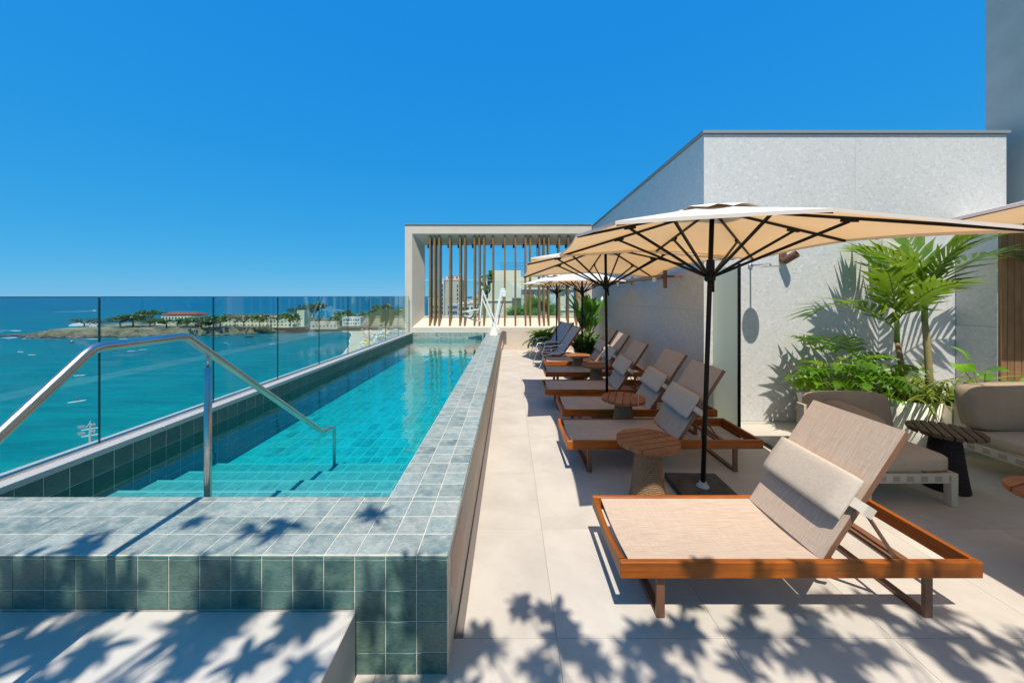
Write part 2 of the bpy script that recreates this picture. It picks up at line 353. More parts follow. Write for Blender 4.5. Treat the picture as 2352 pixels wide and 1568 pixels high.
# ------------------------------------------------------------------ mesh helpers
class MB:
    def __init__(s): s.v = []; s.f = []; s.m = []; s.uv = None
    def add(s, vs, fs, mi=0, T=None):
        o = len(s.v)
        s.v += [tuple(T @ Vector(p)) if T else tuple(p) for p in vs]
        s.f += [tuple(i + o for i in f) for f in fs]; s.m += [mi] * len(fs); return s
    def box(s, x0, x1, y0, y1, z0, z1, mi=0, T=None, ch=0.0):
        if ch <= 0:
            vs = [(x, y, z) for z in (z0, z1) for y in (y0, y1) for x in (x0, x1)]
            fs = [(0, 2, 3, 1), (4, 5, 7, 6), (0, 1, 5, 4), (2, 6, 7, 3), (0, 4, 6, 2), (1, 3, 7, 5)]
            return s.add(vs, fs, mi, T)
        c = min(ch, (x1 - x0) * .45, (y1 - y0) * .45, (z1 - z0) * .45)
        vs = []; idx = {}
        X, Y, Z = (x0, x1), (y0, y1), (z0, z1)
        for i in (0, 1):
            for j in (0, 1):
                for k in (0, 1):
                    sx, sy, sz = (c, -c)[i], (c, -c)[j], (c, -c)[k]
                    idx[i, j, k, 0] = len(vs); vs.append((X[i], Y[j] + sy, Z[k] + sz))
                    idx[i, j, k, 1] = len(vs); vs.append((X[i] + sx, Y[j], Z[k] + sz))
                    idx[i, j, k, 2] = len(vs); vs.append((X[i] + sx, Y[j] + sy, Z[k]))
        fs = []
        for i in (0, 1):
            fs.append([idx[i, j, k, 0] for j, k in ((0, 0), (1, 0), (1, 1), (0, 1))][::(1 if i else -1)])
            fs.append([idx[j, i, k, 1] for j, k in ((0, 0), (1, 0), (1, 1), (0, 1))][::(-1 if i else 1)])
            fs.append([idx[j, k, i, 2] for j, k in ((0, 0), (1, 0), (1, 1), (0, 1))][::(1 if i else -1)])
        for i in (0, 1):
            for j in (0, 1):
                q = [idx[i, j, 0, 0], idx[i, j, 1, 0], idx[i, j, 1, 1], idx[i, j, 0, 1]]; fs.append(q[::(1 if (i == j) else -1)])
                q = [idx[i, 0, j, 0], idx[i, 1, j, 0], idx[i, 1, j, 2], idx[i, 0, j, 2]]; fs.append(q[::(-1 if (i == j) else 1)])
                q = [idx[0, i, j, 1], idx[1, i, j, 1], idx[1, i, j, 2], idx[0, i, j, 2]]; fs.append(q[::(1 if (i == j) else -1)])
        for i in (0, 1):
            for j in (0, 1):
                for k in (0, 1):
                    q = [idx[i, j, k, 0], idx[i, j, k, 1], idx[i, j, k, 2]]; fs.append(q[::(1 if ((i + j + k) % 2) else -1)])
        return s.add(vs, fs, mi, T)
    def bar(s, a, b, w, h=None, mi=0, up=(0, 0, 1), ch=0.0):      # a rectangular bar from a to b
        a = Vector(a); b = Vector(b); d = b - a; l = d.length; d.normalize()
        u = Vector(up); 
        if abs(d.dot(u)) > .98: u = Vector((1, 0, 0))
        x = u.cross(d).normalized(); z = d.cross(x)
        T = Matrix((x, d, z)).transposed().to_4x4(); T.translation = a
        h = h or w
        return s.box(-w / 2, w / 2, 0, l, -h / 2, h / 2, mi, T, ch)
    def tube(s, pts, r, n=8, mi=0, cap=True):
        pts = [Vector(p) for p in pts]; rs = r if isinstance(r, (list, tuple)) else [r] * len(pts)
        rings = []; prev = None
        for i, p in enumerate(pts):
            d = (pts[min(i + 1, len(pts) - 1)] - pts[max(i - 1, 0)]).normalized()
            if prev is None:
                u = Vector((0, 0, 1)) if abs(d.z) < .95 else Vector((1, 0, 0)); x = u.cross(d).normalized()
            else: x = (prev - d * prev.dot(d)).normalized()
            prev = x; y = d.cross(x); k = 1.0
            if 0 < i < len(pts) - 1:
                c = (pts[i] - pts[i - 1]).normalized().dot((pts[i + 1] - pts[i]).normalized()); k = 1 / max(.6, math.sqrt(max(.1, (1 + c) / 2)))
            rings.append([p + (x * math.cos(t) * k if False else x * math.cos(t)) * rs[i] + y * math.sin(t) * rs[i] for t in [2 * math.pi * j / n for j in range(n)]])
        vs = [q for r_ in rings for q in r_]; fs = []
        for i in range(len(pts) - 1):
            for j in range(n): fs.append((i * n + j, i * n + (j + 1) % n, (i + 1) * n + (j + 1) % n, (i + 1) * n + j))
        if cap: fs.append(tuple(range(n))[::-1]); fs.append(tuple((len(pts) - 1) * n + j for j in range(n)))
        return s.add(vs, fs, mi)
    def lathe(s, prof, n=24, mi=0, T=None, cap=True):
        vs = []; fs = []
        for r, z in prof: vs += [(r * math.cos(2 * math.pi * j / n), r * math.sin(2 * math.pi * j / n), z) for j in range(n)]
        for i in range(len(prof) - 1):
            for j in range(n): fs.append((i * n + j, i * n + (j + 1) % n, (i + 1) * n + (j + 1) % n, (i + 1) * n + j))
        if cap: fs.append(tuple(range(n))[::-1]); fs.append(tuple((len(prof) - 1) * n + j for j in range(n)))
        return s.add(vs, fs, mi, T)
    def prism(s, poly, z0, z1, mi=0, T=None):
        n = len(poly)
        vs = [(x, y, z0) for x, y in poly] + [(x, y, z1) for x, y in poly]
        fs = [tuple(range(n))[::-1], tuple(range(n, 2 * n))] + [(i, (i + 1) % n, n + (i + 1) % n, n + i) for i in range(n)]
        return s.add(vs, fs, mi, T)
    def grid(s, rows, mi=0, T=None):
        n = len(rows[0]); vs = [p for r_ in rows for p in r_]
        fs = [(i * n + j, i * n + j + 1, (i + 1) * n + j + 1, (i + 1) * n + j) for i in range(len(rows) - 1) for j in range(n - 1)]
        return s.add(vs, fs, mi, T)
    def mesh(s, name, mats, smooth=False):
        me = bpy.data.meshes.new(name); me.from_pydata(s.v, [], s.f)
        for m in (mats if isinstance(mats, (list, tuple)) else [mats]): me.materials.append(m)
        if any(s.m): me.polygons.foreach_set('material_index', s.m)
        if smooth: me.polygons.foreach_set('use_smooth', [True] * len(me.polygons))
        me.update(); return me
def put(name, me, parent=None, loc=None, rot=None, mat4=None):
    o = bpy.data.objects.new(name, me); COL.objects.link(o)
    if parent: o.parent = parent
    if mat4 is not None: o.matrix_local = mat4
    else:
        if loc is not None: o.location = loc
        if rot is not None: o.rotation_euler = rot
    return o
def build(mb, name, mats, parent=None, smooth=False, loc=None, rot=None):
    return put(name, mb.mesh(name, mats, smooth), parent, loc, rot)
def tag(o, label=None, cat=None, group=None, kind=None):
    for k, v in (('label', label), ('category', cat), ('group', group), ('kind', kind)):
        if v: o[k] = v
    return o
def thing(name, label, cat, loc=(0, 0, 0), rot=(0, 0, 0), group=None):
    o = bpy.data.objects.new(name, None); COL.objects.link(o); o.empty_display_size = .1
    o.location = loc; o.rotation_euler = rot
    return tag(o, label, cat, group)
KIDS = {}
def copy_tree(o, parent=None):
    c = o.copy(); COL.objects.link(c)
    if parent: c.parent = parent
    for ch in list(o.children): copy_tree(ch, c)
    return c
def again(root, label, loc, rot=(0, 0, 0), scale=None):
    c = copy_tree(root); c.location = loc; c.rotation_euler = rot; c['label'] = label
    if scale: c.scale = scale
    return c
def tilemesh(name, a, b, t, mat, ch=.0018):
    mb = MB(); x, y = a / 2, b / 2
    def ring(k, z): return [(-x + k, -y + k, z), (x - k, -y + k, z), (x - k, y - k, z), (-x + k, y - k, z)]
    vs = ring(0, 0) + ring(0, t - ch) + ring(ch, t)
    fs = [(8, 9, 10, 11)] + [(i, (i + 1) % 4, 4 + (i + 1) % 4, 4 + i) for i in range(4)] + [(4 + i, 4 + (i + 1) % 4, 8 + (i + 1) % 4, 8 + i) for i in range(4)]
    mb.add(vs, fs); return mb.mesh(name, mat), (vs, fs)
ROT = {'+z': (0, 0, 0), '-y': (R(90), 0, 0), '+x': (R(90), 0, R(90)), '-x': (R(90), 0, R(-90))}
class Tiler:                                 # lays tiles as parts; those past the limit go into one joined piece
    def __init__(s, parent, mat, mat_island, limit=300, ch=.0018): s.ch = ch; s.p = parent; s.m = mat; s.mi = mat_island; s.n = 0; s.lim = limit; s.cache = {}; s.rest = MB()
    def lay(s, c, a, b, face, t=.009, joined=False, jit=.0012):
        k = (round(a, 4), round(b, 4), t)
        if k not in s.cache: s.cache[k] = tilemesh('tile', a, b, t, s.m, s.ch)
        rx = Euler(ROT[face]); rx = (rx.to_matrix() @ Euler((random.gauss(0, jit), random.gauss(0, jit), 0)).to_matrix()).to_4x4()
        T = Matrix.Translation(c) @ rx
        if joined or s.n >= s.lim:
            vs, fs = s.cache[k][1]; s.rest.add(vs, fs, 0, T); return
        s.n += 1
        put('tile', s.cache[k][0], s.p, mat4=T)
    def done(s, name='far_tiles'):
        if s.rest.v: tag(build(s.rest, name, s.mi, s.p), kind='stuff')

# ================================================================== SETTING
# ---- deck
TP = .885
dk = MB(); dk.box(-.32, 7.6, -4.0, 12.7, -.06, -.010); dk.box(-3.6, -.3205, -4.0, 1.70, -.06, -.010); deck = tag(build(dk, 'deck', M['joint']), 'pale beige stone terrace floor beside the pool', kind='structure')
tl = Tiler(deck, M['deck'], M['deck'], ch=.0006)
for i in range(-3, 9):
    for j in range(-5, 14):
        x0, x1 = .25 + i * TP, .25 + (i + 1) * TP; y0, y1 = 1.88 + j * TP, 1.88 + (j + 1) * TP
        x0 = max(x0, -.245 if y0 > 1.6 else -1.6); y0 = max(y0, -4.0); y1 = min(y1, 11.995); x1 = min(x1, 7.38)
        if x1 - x0 < .03 or y1 - y0 < .03: continue
        tl.lay(((x0 + x1) / 2, (y0 + y1) / 2, -.010), x1 - x0 - .0016, y1 - y0 - .0016, '+z', .010, jit=0)
tl.done()
dr = MB(); dr.box(-.296, -.247, 1.70, 11.99, -.01, -.003); tag(build(dr, 'wall_foot_strip', M['drain']), kind='structure')  # narrow dark strip along the foot of the pool wall
# ---- body of the hotel under the terrace
hb = MB(); hb.box(-3.46, 9.0, -6, 12.6, -43.5, -.4)
hotel = thing('hotel_building', 'pale hotel block that carries the roof terrace', 'building')
build(hb, 'wall', M['plaster'], hotel)
# ---- platform in front of the pool
pf = MB(); pf.box(-3.46, -.728, -2.5, 1.690, -.012, .31, ch=.004)
pl_ = MB(); pl_.box(-.752, -.7305, -2.5, 1.690, .285, .3125)
plat = tag(build(pf, 'raised_platform', M['platform']), 'light concrete step in front of the pool', kind='structure')
# ---- pool walls (grout cores with tiles laid on them)
TM, TS = .1475, .1428
WZ = .40
near = tag(build(MB().box(-3.235, -.2955, 1.7005, 2.1895, -.3, .5663), 'pool_near_wall', M['grout']), 'front wall of the pool in blue green slate tiles', kind='structure')
tl = Tiler(near, M['slate'], M['slate_island'])
cols = [(-.2945 - i * TM) for i in range(21)]
ys = [1.7035 + k * TM for k in range(4)]
for i in range(20):
    xc = cols[i] - TM / 2
    for k in range(3): tl.lay((xc, ys[k] + TM / 2, .560), TS, TS, '+z')
    tl.lay((xc, (ys[3] + 2.1945) / 2, .560), TS, 2.1945 - ys[3] - .006, '+z')
tl.done()
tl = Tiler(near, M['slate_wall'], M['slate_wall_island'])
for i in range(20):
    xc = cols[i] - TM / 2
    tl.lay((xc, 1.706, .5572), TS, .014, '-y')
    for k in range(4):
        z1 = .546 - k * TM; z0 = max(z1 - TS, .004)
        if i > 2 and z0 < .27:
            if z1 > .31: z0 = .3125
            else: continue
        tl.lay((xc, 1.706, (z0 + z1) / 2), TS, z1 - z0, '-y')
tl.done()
side = tag(build(MB().box(-.738, -.303, 2.190, 11.995, -.3, .5663), 'pool_side_wall', M['grout']), 'long side wall of the pool topped with slate tiles', kind='structure')
tl = Tiler(side, M['slate'], M['slate_island'])
rows = int((11.995 - 2.1945) / TM)
for j in range(rows):
    for i in range(3): tl.lay((cols[i] - TM / 2, 2.1945 + (j + .5) * TM, .560), TS, TS, '+z')
tl.done()
cl = Tiler(side, M['cladding'], M['cladding'])
ycl = 1.75
while ycl < 11.9:
    for k in range(2):
        if ycl < 2.2:
            a, b_ = (1.72, 2.195)
        cl.lay((-.303, ycl + .295, .012 + k * .272 + .135), .586, .268, '+x', .010)
    ycl += .59
hat = MB().box(-.2935, -.2885, 1.80, 2.22, .20, .50); build(hat, 'access_hatch', M['hatch'], side)
edge = MB().box(-.2925, -.2890, 1.697, 11.99, .548, .5685); build(edge, 'edge_trim', M['slate_island'], side)
left = tag(build(MB().box(-3.46, -3.2335, -1.0, 11.995, -.35, .545), 'pool_sea_wall', M['grout']), 'pool wall of shade-darkened tiles under the glass balustrade', kind='structure')
tl = Tiler(left, M['slate_shaded'], M['slate_shaded_island'])
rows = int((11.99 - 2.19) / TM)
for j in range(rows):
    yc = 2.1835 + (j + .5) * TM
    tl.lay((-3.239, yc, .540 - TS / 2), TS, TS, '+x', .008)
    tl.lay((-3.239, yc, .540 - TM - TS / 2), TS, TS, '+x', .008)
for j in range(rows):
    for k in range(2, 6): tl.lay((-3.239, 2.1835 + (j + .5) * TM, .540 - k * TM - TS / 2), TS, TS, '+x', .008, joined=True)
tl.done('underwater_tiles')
for j in range(9):
    y0 = -1 + j * 1.445; build(MB().box(-3.478, -3.225, y0, y0 + 1.442, .5455, .590, ch=.004), 'coping_stone', M['granite'], left)
far = tag(build(MB().box(-3.233, -.739, 11.9845, 12.0, -.3, .583), 'pool_far_wall', M['grout']), 'short far wall of the pool with slate tiles', kind='structure')
tl = Tiler(far, M['slate'], M['slate_island'])
for i in range(17):
    for k in range(5):
        tl.lay((-3.228 + (i + .5) * TM, 11.99, .578 - TS / 2 - k * (TM + .012)), TS, TS + .012, '-y', .008, joined=k > 2)
tl.done('underwater_tiles')
# ---- pool floor and steps
FZ = -.11
flo = tag(build(MB().box(-3.235, -.735, 2.19, 11.995, -.30, FZ - .003), 'pool_floor', M['pool_grout']), 'turquoise tiled floor under the pool water', kind='structure')
tl = Tiler(flo, M['pool_tile'], M['pool_tile_island'])
y = 3.97
while y < 11.9:
    for i in range(17): tl.lay((-.741 - (i + .5) * .1464 + random.uniform(-.002, .002), y + .14 + random.uniform(-.003, .003), FZ - .009), .134, .267, '+z', .009)
    y += .28
tl.done()
stp = tag(build(MB(), 'pool_steps', M['pool_grout']), 'four wide tiled steps going down into the pool', kind='structure')
tl = Tiler(stp, M['step_tile'], M['step_tile_island'])
prev = 2.19
sm = MB()
for yn, z in ((2.95, .20), (3.28, .115), (3.60, .04), (3.95, -.045)):
    sm.box(-3.235, -.735, 2.19, yn - .009, -.28, z - .003)
    for i in range(17):
        tl.lay((-.741 - (i + .5) * .1464, (max(prev, yn - .40) + yn) / 2 - .009, z - .009), .136, yn - max(prev, yn - .40) - .05, '+z', .009)
        if prev < 2.5: tl.lay((-.741 - (i + .5) * .1464, 2.375, z - .009), .136, .34, '+z', .009)
    build(MB().box(-3.23, -.742, yn - .021, yn - .0085, z - .012, z + .0012), 'step_nosing', M['nosing'], stp)
    prev = yn
stp.data = sm.mesh('pool_steps', M['pool_grout'])
tl.done()
wb = MB(); nx, ny = 2, 2
wb.box(-3.2365, -.734, 2.187, 11.992, -.25, WZ); tag(build(wb, 'pool_water', M['water']), 'clear turquoise water in the long pool', kind='structure')

# ---- grey stone-clad rooftop block
blk = thing('stone_clad_building', 'tall grey stone clad rooftop block with dark metal cap', 'building')
build(MB().box(2.812, 7.12, 5.147, 12.6, -.05, 4.15), 'core', M['stone'], blk)
zs = [0.002, .325, 1.59, 2.855, 4.12]
pc = {}
def panel(parent, c, a, b, face, t=.02):
    k = (round(a, 3), round(b, 3))
    if k not in pc: pc[k] = tilemesh('panel', a, b, t, M['stone'], .002)[0]
    put('panel', pc[k], parent, c, ROT[face])
for i in range(2):
    for k in range(4):
        x0 = 2.792 + i * 2.174; panel(blk, (x0 + 1.087, 5.147, (zs[k] + zs[k + 1]) / 2), 2.1725, zs[k + 1] - zs[k] - .0018, '-y')
for j in range(3):
    for k in range(4):
        y0 = 5.127 + j * 2.291; panel(blk, (2.812, y0 + 1.1455, (zs[k] + zs[k + 1]) / 2), 2.2895, zs[k + 1] - zs[k] - .0018, '-x')
cp = MB(); cp.box(2.765, 7.165, 5.10, 5.30, 4.13, 4.17); cp.box(2.765, 2.965, 5.302, 12.0, 4.13, 4.17); build(cp, 'roof_cap', M['cap'], blk)
# ---- taller neighbour and the timber porch
tw = thing('grey_tower', 'very tall dark grey stucco building at the right edge', 'building')
build(MB().box(7.40, 11, -6, 5.55, -.05, 16), 'wall', M['stucco'], tw)
po = thing('timber_porch', 'grey stone porch fronted with vertical timber boards', 'porch')
build(MB().box(6.42, 7.39, 4.68, 5.125, 0.001, 2.78), 'core', M['stone'], po)
for k in range(2): panel(po, (6.42, 4.9, .70 + k * 1.39), .44, 1.385, '-x')
build(MB().box(6.40, 7.39, 3.75, 5.12, 2.79, 2.92, ch=.004), 'roof', M['stone'], po)  # overhang out of view, added to keep the timber boards in shade
bx = 6.40; bm_ = None
for k in range(11):
    w_ = .083; b0 = MB().box(-w_ / 2, w_ / 2, -.03, 0, 0, 2.76, ch=.004)
    if bm_ is None: bm_ = b0.mesh('board', M['cedar'])
    put('board', bm_, po, (bx + .045 + k * .09, 4.679, .004))
# ---- framed end wall
YF, YB = 12.0, 12.5
fx0, fx1, fz0, fz1 = -3.27, 2.62, .746, 3.90
bx0, bx1, bz0, bz1 = -2.97, 2.32, 1.075, 3.58
ew = thing('end_wall', 'beige plaster end wall with a large splayed opening and bronze fins', 'wall')
mb = MB()
ox0, ox1, oz0, oz1 = -3.51, 2.785, .0, 4.20
V = [(ox0, YF, oz0), (ox1, YF, oz0), (ox1, YF, oz1), (ox0, YF, oz1), (fx0, YF, fz0), (fx1, YF, fz0), (fx1, YF, fz1), (fx0, YF, fz1),
     (bx0, YB, bz0), (bx1, YB, bz0), (bx1, YB, bz1), (bx0, YB, bz1), (ox0, YB + .05, oz0), (ox1, YB + .05, oz0), (ox1, YB + .05, oz1), (ox0, YB + .05, oz1),
     (bx0, YB + .05, bz0), (bx1, YB + .05, bz0), (bx1, YB + .05, bz1), (bx0, YB + .05, bz1)]
F = []
for i in range(4):
    j = (i + 1) % 4
    F += [(i, j, 4 + j, 4 + i), (4 + i, 4 + j, 8 + j, 8 + i), (8 + i, 8 + j, 16 + j, 16 + i), (16 + i, 16 + j, 12 + j, 12 + i), (12 + i, 12 + j, j, i)]
mb.add(V, F); build(mb, 'wall', M['plaster'], ew)
build(MB().box(-3.54, 2.765, 11.97, 12.56, 4.203, 4.225), 'roof_cap', M['cap'], ew)
build(MB().box(-.72, 2.78, 11.9975, 12.004, .583, .587), 'shadow_joint', M['joint'], ew)
sill_z = lambda y: fz0 + (bz0 - fz0) * (y - YF) / (YB - YF)
top_z = lambda y: fz1 + (bz1 - fz1) * (y - YF) / (YB - YF)
slx = [422, 468, 513, 618, 718, 765, 860, 907, 953, 1042, 1157, 1262, 1362, 1408, 1498, 1543, 1588, 1692, 1780, 1862]
ya, yb = 12.06, 12.44
fv = MB(); hw = .030
fv.add([(sx * hw, yy - ya, zz) for yy, zz in ((ya, sill_z(ya)), (yb, sill_z(yb)), (yb, top_z(yb)), (ya, top_z(ya))) for sx in (-1, 1)],
       [(0, 1, 7, 6), (2, 4, 5, 3), (0, 6, 4, 2), (1, 3, 5, 7), (0, 2, 3, 1), (6, 7, 5, 4)])
fm = fv.mesh('fin', M['bronze'])
for q in slx:
    X = ((1450 + q / 2.613) * .6125 - 1170) * ya / 820
    put('fin', fm, ew, (X, ya, 0))
build(MB().box(bx0, bx1, YB - .055, YB - .005, bz0 + .002, bz0 + .035), 'sill_rail', M['white_metal'], ew)
sp = thing('spotlight', 'small black cylinder spotlight under the end wall soffit', 'spotlight', group='spotlights under the end wall soffit')
build(MB().lathe([(.028, 0), (.03, .004), (.03, .12), (.026, .125)], 10), 'lamp_body', M['metal_black'], sp)
build(MB().bar((0, .02, .06), (0, .02, .20), .014), 'bracket', M['chrome'], sp)
first = True
for q in (405, 602, 702, 842, 1022, 1138, 1243, 1337, 1475, 1667, 1752):
    X = ((1450 + q / 2.613) * .6125 - 1170) * 12.4 / 820
    o = sp if first else copy_tree(sp); first = False
    o.location = (X, 12.40, 3.47); o.rotation_euler = (R(-12), R(6), 0)
gs = thing('glass_screen', 'low clear glass screen behind the bronze fins', 'glass screen')
gw = (bx1 - bx0) / 4
gmesh = MB().box(.006, gw - .006, 0, .012, 0, 1.27).mesh('pane', M['screen_glass'])
for i in range(4):
    p_ = put('pane', gmesh, gs, (bx0 + i * gw, 12.53, 1.08))
build(MB().box(bx0, bx1, 12.527, 12.545, 2.352, 2.362), 'top_edge', M['white_metal'], gs)

# ---- sea, headland, beach, city ground
tag(build(MB().add([(-60000, -3000, -43.2), (60000, -3000, -43.2), (60000, 60000, -43.2), (-60000, 60000, -43.2)], [(0, 1, 2, 3)]), 'sea', M['sea']), 'calm teal sea reaching the horizon', kind='structure')
def terrain(name, poly, z0, z1, mat, jit=0, **k):
    return tag(build(MB().prism(poly, z0, z1), name, mat), **k)
bl = [(-212, 452), (-201, 448), (-187, 425), (-166, 372), (-147, 329), (-130, 282), (-119, 235), (-104, 180), (-92, 120), (-84, 60), (-80, -200)]
terrain('beach', bl + [(60, -200), (60, 460), (-212, 470)], -43.6, -42.75, M['sand'], kind='structure', label='pale curved beach along the bay')
terrain('city_ground', [(-60, -200), (-74, 120), (-92, 240), (-120, 330), (-150, 400), (-160, 470), (-215, 560), (-100, 760), (900, 760), (900, -200)], -43.4, -42.5, M['city_ground'], kind='structure', label='built up ground behind the beach')
# foam along the shore
fo = MB()
pts = [Vector((x, y, -43.14)) for x, y in bl[:8]]
rws = []
for i in range(len(pts) - 1):
    for s_ in range(4):
        p = pts[i].lerp(pts[i + 1], s_ / 4); d = (pts[i + 1] - pts[i]).normalized(); n_ = Vector((d.y, -d.x, 0))
        wv = .8 + .8 * math.sin(i * 4 + s_ * 1.7)
        rws.append([p + n_ * -.5, p + n_ * (.3 + .5 * wv)])
fo.grid(rws); tag(build(fo, 'shore_foam', M['foam']), kind='stuff', label='thin white surf at the edge of the beach')
# headland
WLp = [(62, 776), (110, 776), (175, 775.5), (260, 774.5), (350, 773), (446, 770.5), (550, 768.5), (628, 764), (700, 760.5), (745, 757), (790, 753)]
ht = -35.4
front = [G(px, py, -43.2) for px, py in WLp]
rnd = random.Random(3)
fw_ = MB(); ro = []
for i in range(len(front) - 1):
    for s_ in range(6):
        p = front[i].lerp(front[i + 1], s_ / 6)
        ro.append(p)
ro.append(front[-1])
def hz(i): return ht if i > 3 else ht - (3 - i) * .8
rows_ = []
for i, p in enumerate(ro):
    a = p + Vector((rnd.uniform(-1.2, 1.2), 9 + rnd.uniform(-1, 1), 0))
    rows_.append([Vector((a.x, a.y, -44)), Vector((a.x, a.y + .3, -41)), Vector((a.x, a.y + .8, hz(i)))])
fw_.grid(rows_); 
for o_ in [build(fw_, 'sea_wall', M['fortwall'])]: tag(o_, 'old stone sea wall round the fort headland', 'wall')
tip = rows_[0][2]
top = MB(); back = []
tr = [r_[2] for r_ in rows_]
bk = [Vector((p.x * (1 + .15 * 0) + (30 if i == 0 else 0), p.y + 78 + 40 * min(1, i / 25), p.z + 1.5)) for i, p in enumerate(tr)]
top.grid([[a, a.lerp(b, .5) + Vector((0, 0, .6)), b, Vector((b.x, b.y + 3, -44))] for a, b in zip(tr, bk)])
b0 = bk[0]; top.add([tr[0], b0, Vector((b0.x, b0.y, -44)), Vector((tr[0].x, tr[0].y, -44))], [(0, 1, 2, 3)])
tag(build(top, 'headland', M['headland']), 'flat headland of the old fort', kind='structure')
# shore rocks (each one a boulder)
def boulder(seed, n=7):
    r = random.Random(seed); mb = MB(); vs = []; fs = []
    for i in range(5):
        th = math.pi * i / 4
        for j in range(n):
            k = r.uniform(.72, 1.15); vs.append((math.sin(th) * math.cos(6.283 * j / n) * k, math.sin(th) * math.sin(6.283 * j / n) * k, math.cos(th) * k * .6))
    for i in range(4):
        for j in range(n): fs.append((i * n + j, (i + 1) * n + j, (i + 1) * n + (j + 1) % n, i * n + (j + 1) % n))
    mb.add(vs, fs); return mb.mesh('boulder', M['rock'])
bms = [boulder(k) for k in range(4)]
def rubble(name, label, spots_):
    mb = MB()
    for (x, y, z, sx, sy, sz, rz, k) in spots_:
        T = Matrix.Translation((x, y, z)) @ Matrix.Rotation(rz, 4, 'Z') @ Matrix.Diagonal((sx, sy, sz, 1))
        me = bms[k % 4]; mb.add([v.co for v in me.vertices], [tuple(p.vertices) for p in me.polygons], 0, T)
    tag(build(mb, name, M['rock']), label, kind='stuff')
L1 = []; L2 = []
for k in range(170):
    t = rnd.random() ** 1.2 * (len(ro) - 1); p = ro[int(t)]; sc = rnd.uniform(1.2, 3.4)
    L1.append((p.x + rnd.uniform(-3, 3), p.y + rnd.uniform(1.5, 8.5), -43.1 + rnd.uniform(-.2, .8), sc * rnd.uniform(1, 2), sc, sc * rnd.uniform(.5, .9), rnd.uniform(0, 6), k))
for k in range(44):
    q = P(rnd.uniform(2, 95), 0, 400); sc = rnd.uniform(2, 5)
    L2.append((q.x, 396 + rnd.uniform(-3, 45), -43.1 + rnd.uniform(0, 1.2), sc * rnd.uniform(1.2, 2.6), sc, sc * rnd.uniform(.3, .6), rnd.uniform(0, 6), k))
rubble('shore_rocks', 'dark tumbled rocks along the foot of the headland sea wall', L1)
rubble('reef_rocks', 'low flat rocks awash off the tip of the headland', L2)
fm_ = MB()
for k in range(26):
    px = rnd.choice([rnd.uniform(-5, 40), rnd.uniform(70, 110), rnd.uniform(0, 330)]); q = G(px, 778 if px > 60 else rnd.uniform(757, 778), -43.16)
    n_ = 8; a = rnd.uniform(3, 11); b = rnd.uniform(.8, 2.2)
    fm_.add([(q.x + a * math.cos(6.283 * j / n_) * rnd.uniform(.7, 1.1), q.y - 1 + b * math.sin(6.283 * j / n_), -43.12) for j in range(n_)], [tuple(range(n_))])
tag(build(fm_, 'surf_foam', M['foam']), kind='stuff', label='patches of white surf round the headland rocks')
# tree builder for the far shore
def far_tree_meshes(seed, w_, h_, mat, leaf=1.1, n=420, flat=.45):
    r = random.Random(seed); cr = MB()
    cl_ = [(r.uniform(-.42, .42) * w_, r.uniform(-.42, .42) * w_, h_ * r.uniform(.62, .92), r.uniform(.16, .3) * w_) for _ in range(9)]
    for k in range(n):
        cx, cy, cz, rr = r.choice(cl_)
        d = Vector((r.gauss(0, 1), r.gauss(0, 1), r.gauss(0, .5))).normalized() * rr * r.uniform(.5, 1.05)
        c = Vector((cx + d.x, cy + d.y, cz + d.z * flat * 1.4))
        T = Matrix.Translation(c) @ Euler((r.uniform(-.9, .9), r.uniform(-.9, .9), r.uniform(0, 6.3))).to_matrix().to_4x4()
        s_ = leaf * r.uniform(.5, 1.2)
        cr.add([(-s_, -s_ * .5, 0), (s_ * .3, -s_ * .7, .1 * s_), (s_, .2 * s_, 0), (-.1 * s_, s_ * .7, -.1 * s_)], [(0, 1, 2, 3)], 0, T)
    tk = MB(); tk.tube([(0, 0, -1), (.02 * w_, 0, h_ * .3), (0, .02 * w_, h_ * .5)], [.035 * w_, .028 * w_, .02 * w_], 6)
    for k in range(5):
        c = cl_[k]; tk.tube([(0, 0, h_ * .4), (c[0] * .5, c[1] * .5, h_ * .58), (c[0], c[1], c[2])], [.018 * w_, .012 * w_, .006 * w_], 5)
    return cr.mesh('crown', mat), tk.mesh('trunk', M['bark'])
tms = {'a': [far_tree_meshes(k, 16, 11, M['tree_a']) for k in (1, 2)], 'b': [far_tree_meshes(k, 16, 11, M['tree_b'], .9, 300) for k in (3, 4)], 'c': [far_tree_meshes(k, 16, 11, M['tree_c']) for k in (5,)]}
lab = {'a': 'dark green spreading tree on the headland', 'b': 'sparse grey green tree on the headland', 'c': 'bright green bushy tree on the headland'}
where = ['left of the red roof', 'in front of the red roofed house', 'in front of the long cream building']
